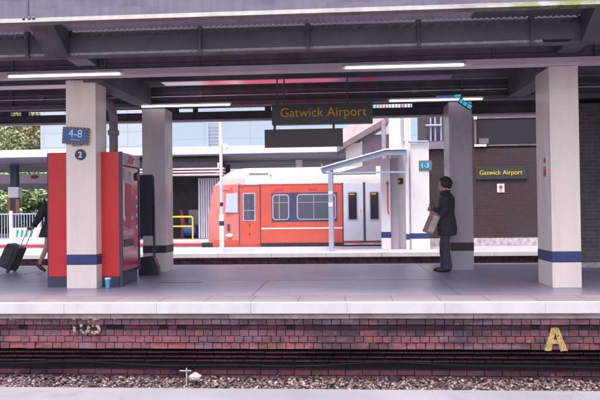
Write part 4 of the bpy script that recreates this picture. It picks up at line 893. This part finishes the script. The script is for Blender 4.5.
# covered stair beyond the train
cs = thing('covered_stair', 'enclosed stair with a pale sloping parapet rising behind the train', 'stair', (1, 25.5, 0))
MB().prism([(-.25, 3.62), (1.75, 4.75), (1.75, 5.35), (-.25, 4.15)], 25.2, 25.5).build('parapet', 'stairpink', cs); MB().prism([(-.25, 3.40), (1.75, 4.50), (1.75, 4.747), (-.25, 3.617)], 25.1, 26.8).build('soffit', 'stairdark', cs)
MB().box(.75, 2.3, 25.52, 25.8, 2.5, 4.1).build('wall', 'mauvewall', cs); MB().box(.1, .74, 25.5, 25.8, 0, 3.78).build('support', 'stairwhite', cs); MB().tube([(1.55, 25.0, 2.6), (1.55, 25.0, 4.6)], .09, 12).build('downpipe', 'pipe', cs); MB().box(1.8, 2.6, 25.3, 25.8, 0, 6).build('support', 'stairwhite', cs)

# trees
def tree(label, x, y, h, r, mat, seed, zc):
    rg = random.Random(seed); t = thing('tree', label, 'tree', (x, y, -.1), 'trees beyond the station')
    tk = MB().tube([(x, y, -.1), (x+.1, y, h*.3), (x-.05, y+.1, h*.6), (x+.1, y, h*.85)], [.22, .17, .11, .04], 10)
    for i in range(9):
        a = rg.uniform(0, 6.28); z = h*rg.uniform(.25, .65); L = r*rg.uniform(.5, .9)
        tk.tube([(x, y, z), (x+math.cos(a)*L*.5, y+math.sin(a)*L*.5, z+L*.35), (x+math.cos(a)*L, y+math.sin(a)*L, z+L*.6)], [.07, .045, .015], 6)
    tk.build('trunk', 'bark', t, smooth=True)
    m = MB(); cl = []
    while len(cl) < 90:
        p = Vector((rg.uniform(-1, 1), rg.uniform(-1, 1), rg.uniform(-1, 1)))
        if .25 < p.length < 1: cl.append((Vector((x+p.x*r, y+p.y*r, zc+p.z*(h-zc))), rg.uniform(.35, .8)*r*.45, rg.random()))
    for c, rr, tn_ in cl:
        for i in range(110):
            d = Vector((rg.gauss(0, 1), rg.gauss(0, 1), rg.gauss(0, 1))).normalized()*rr*rg.uniform(.4, 1); c2 = c+d
            u = Vector((rg.uniform(-1, 1), rg.uniform(-1, 1), rg.uniform(-1, 1))).normalized(); v = u.orthogonal().normalized(); s_ = rg.uniform(.06, .13)
            n = len(m.v); m.v += [tuple(c2-u*s_*1.5), tuple(c2+v*s_*.7), tuple(c2+u*s_*1.5), tuple(c2-v*s_*.7)]; m.f.append((n, n+1, n+2, n+3)); m.t.append(min(1, max(0, tn_*.7+rg.uniform(-.15, .4))))
    m.build('crown', mat, t, tone=True)
tree('yellow green tree rising highest at the far left above the white canopy edge', -25, 44, 9.5, 3.2, 'leafy', 1, 6)
tree('rust tinged tree between the yellow tree and the panelled building', -20.6, 46, 9.8, 3.0, 'leafb', 2, 6)
tree('broad yellow green tree filling the gap behind the two tall trees', -26, 58, 14, 6, 'leafy', 8, 6)
tree('tall rust green tree standing farthest back behind the panelled building corner', -31, 62, 15, 6, 'leafb', 9, 7)
tree('low green tree seen under the canopy behind the fence at the far left', -22, 41, 4.2, 2.6, 'leafg', 3, 2.2)
tree('low green tree seen under the canopy just left of the grey pillar', -17.6, 42, 4.4, 2.7, 'leafg', 4, 2.2)
tree('small dark green tree seen between the two low trees under the canopy', -19.8, 45, 4.6, 2.4, 'leafg', 5, 2.4)
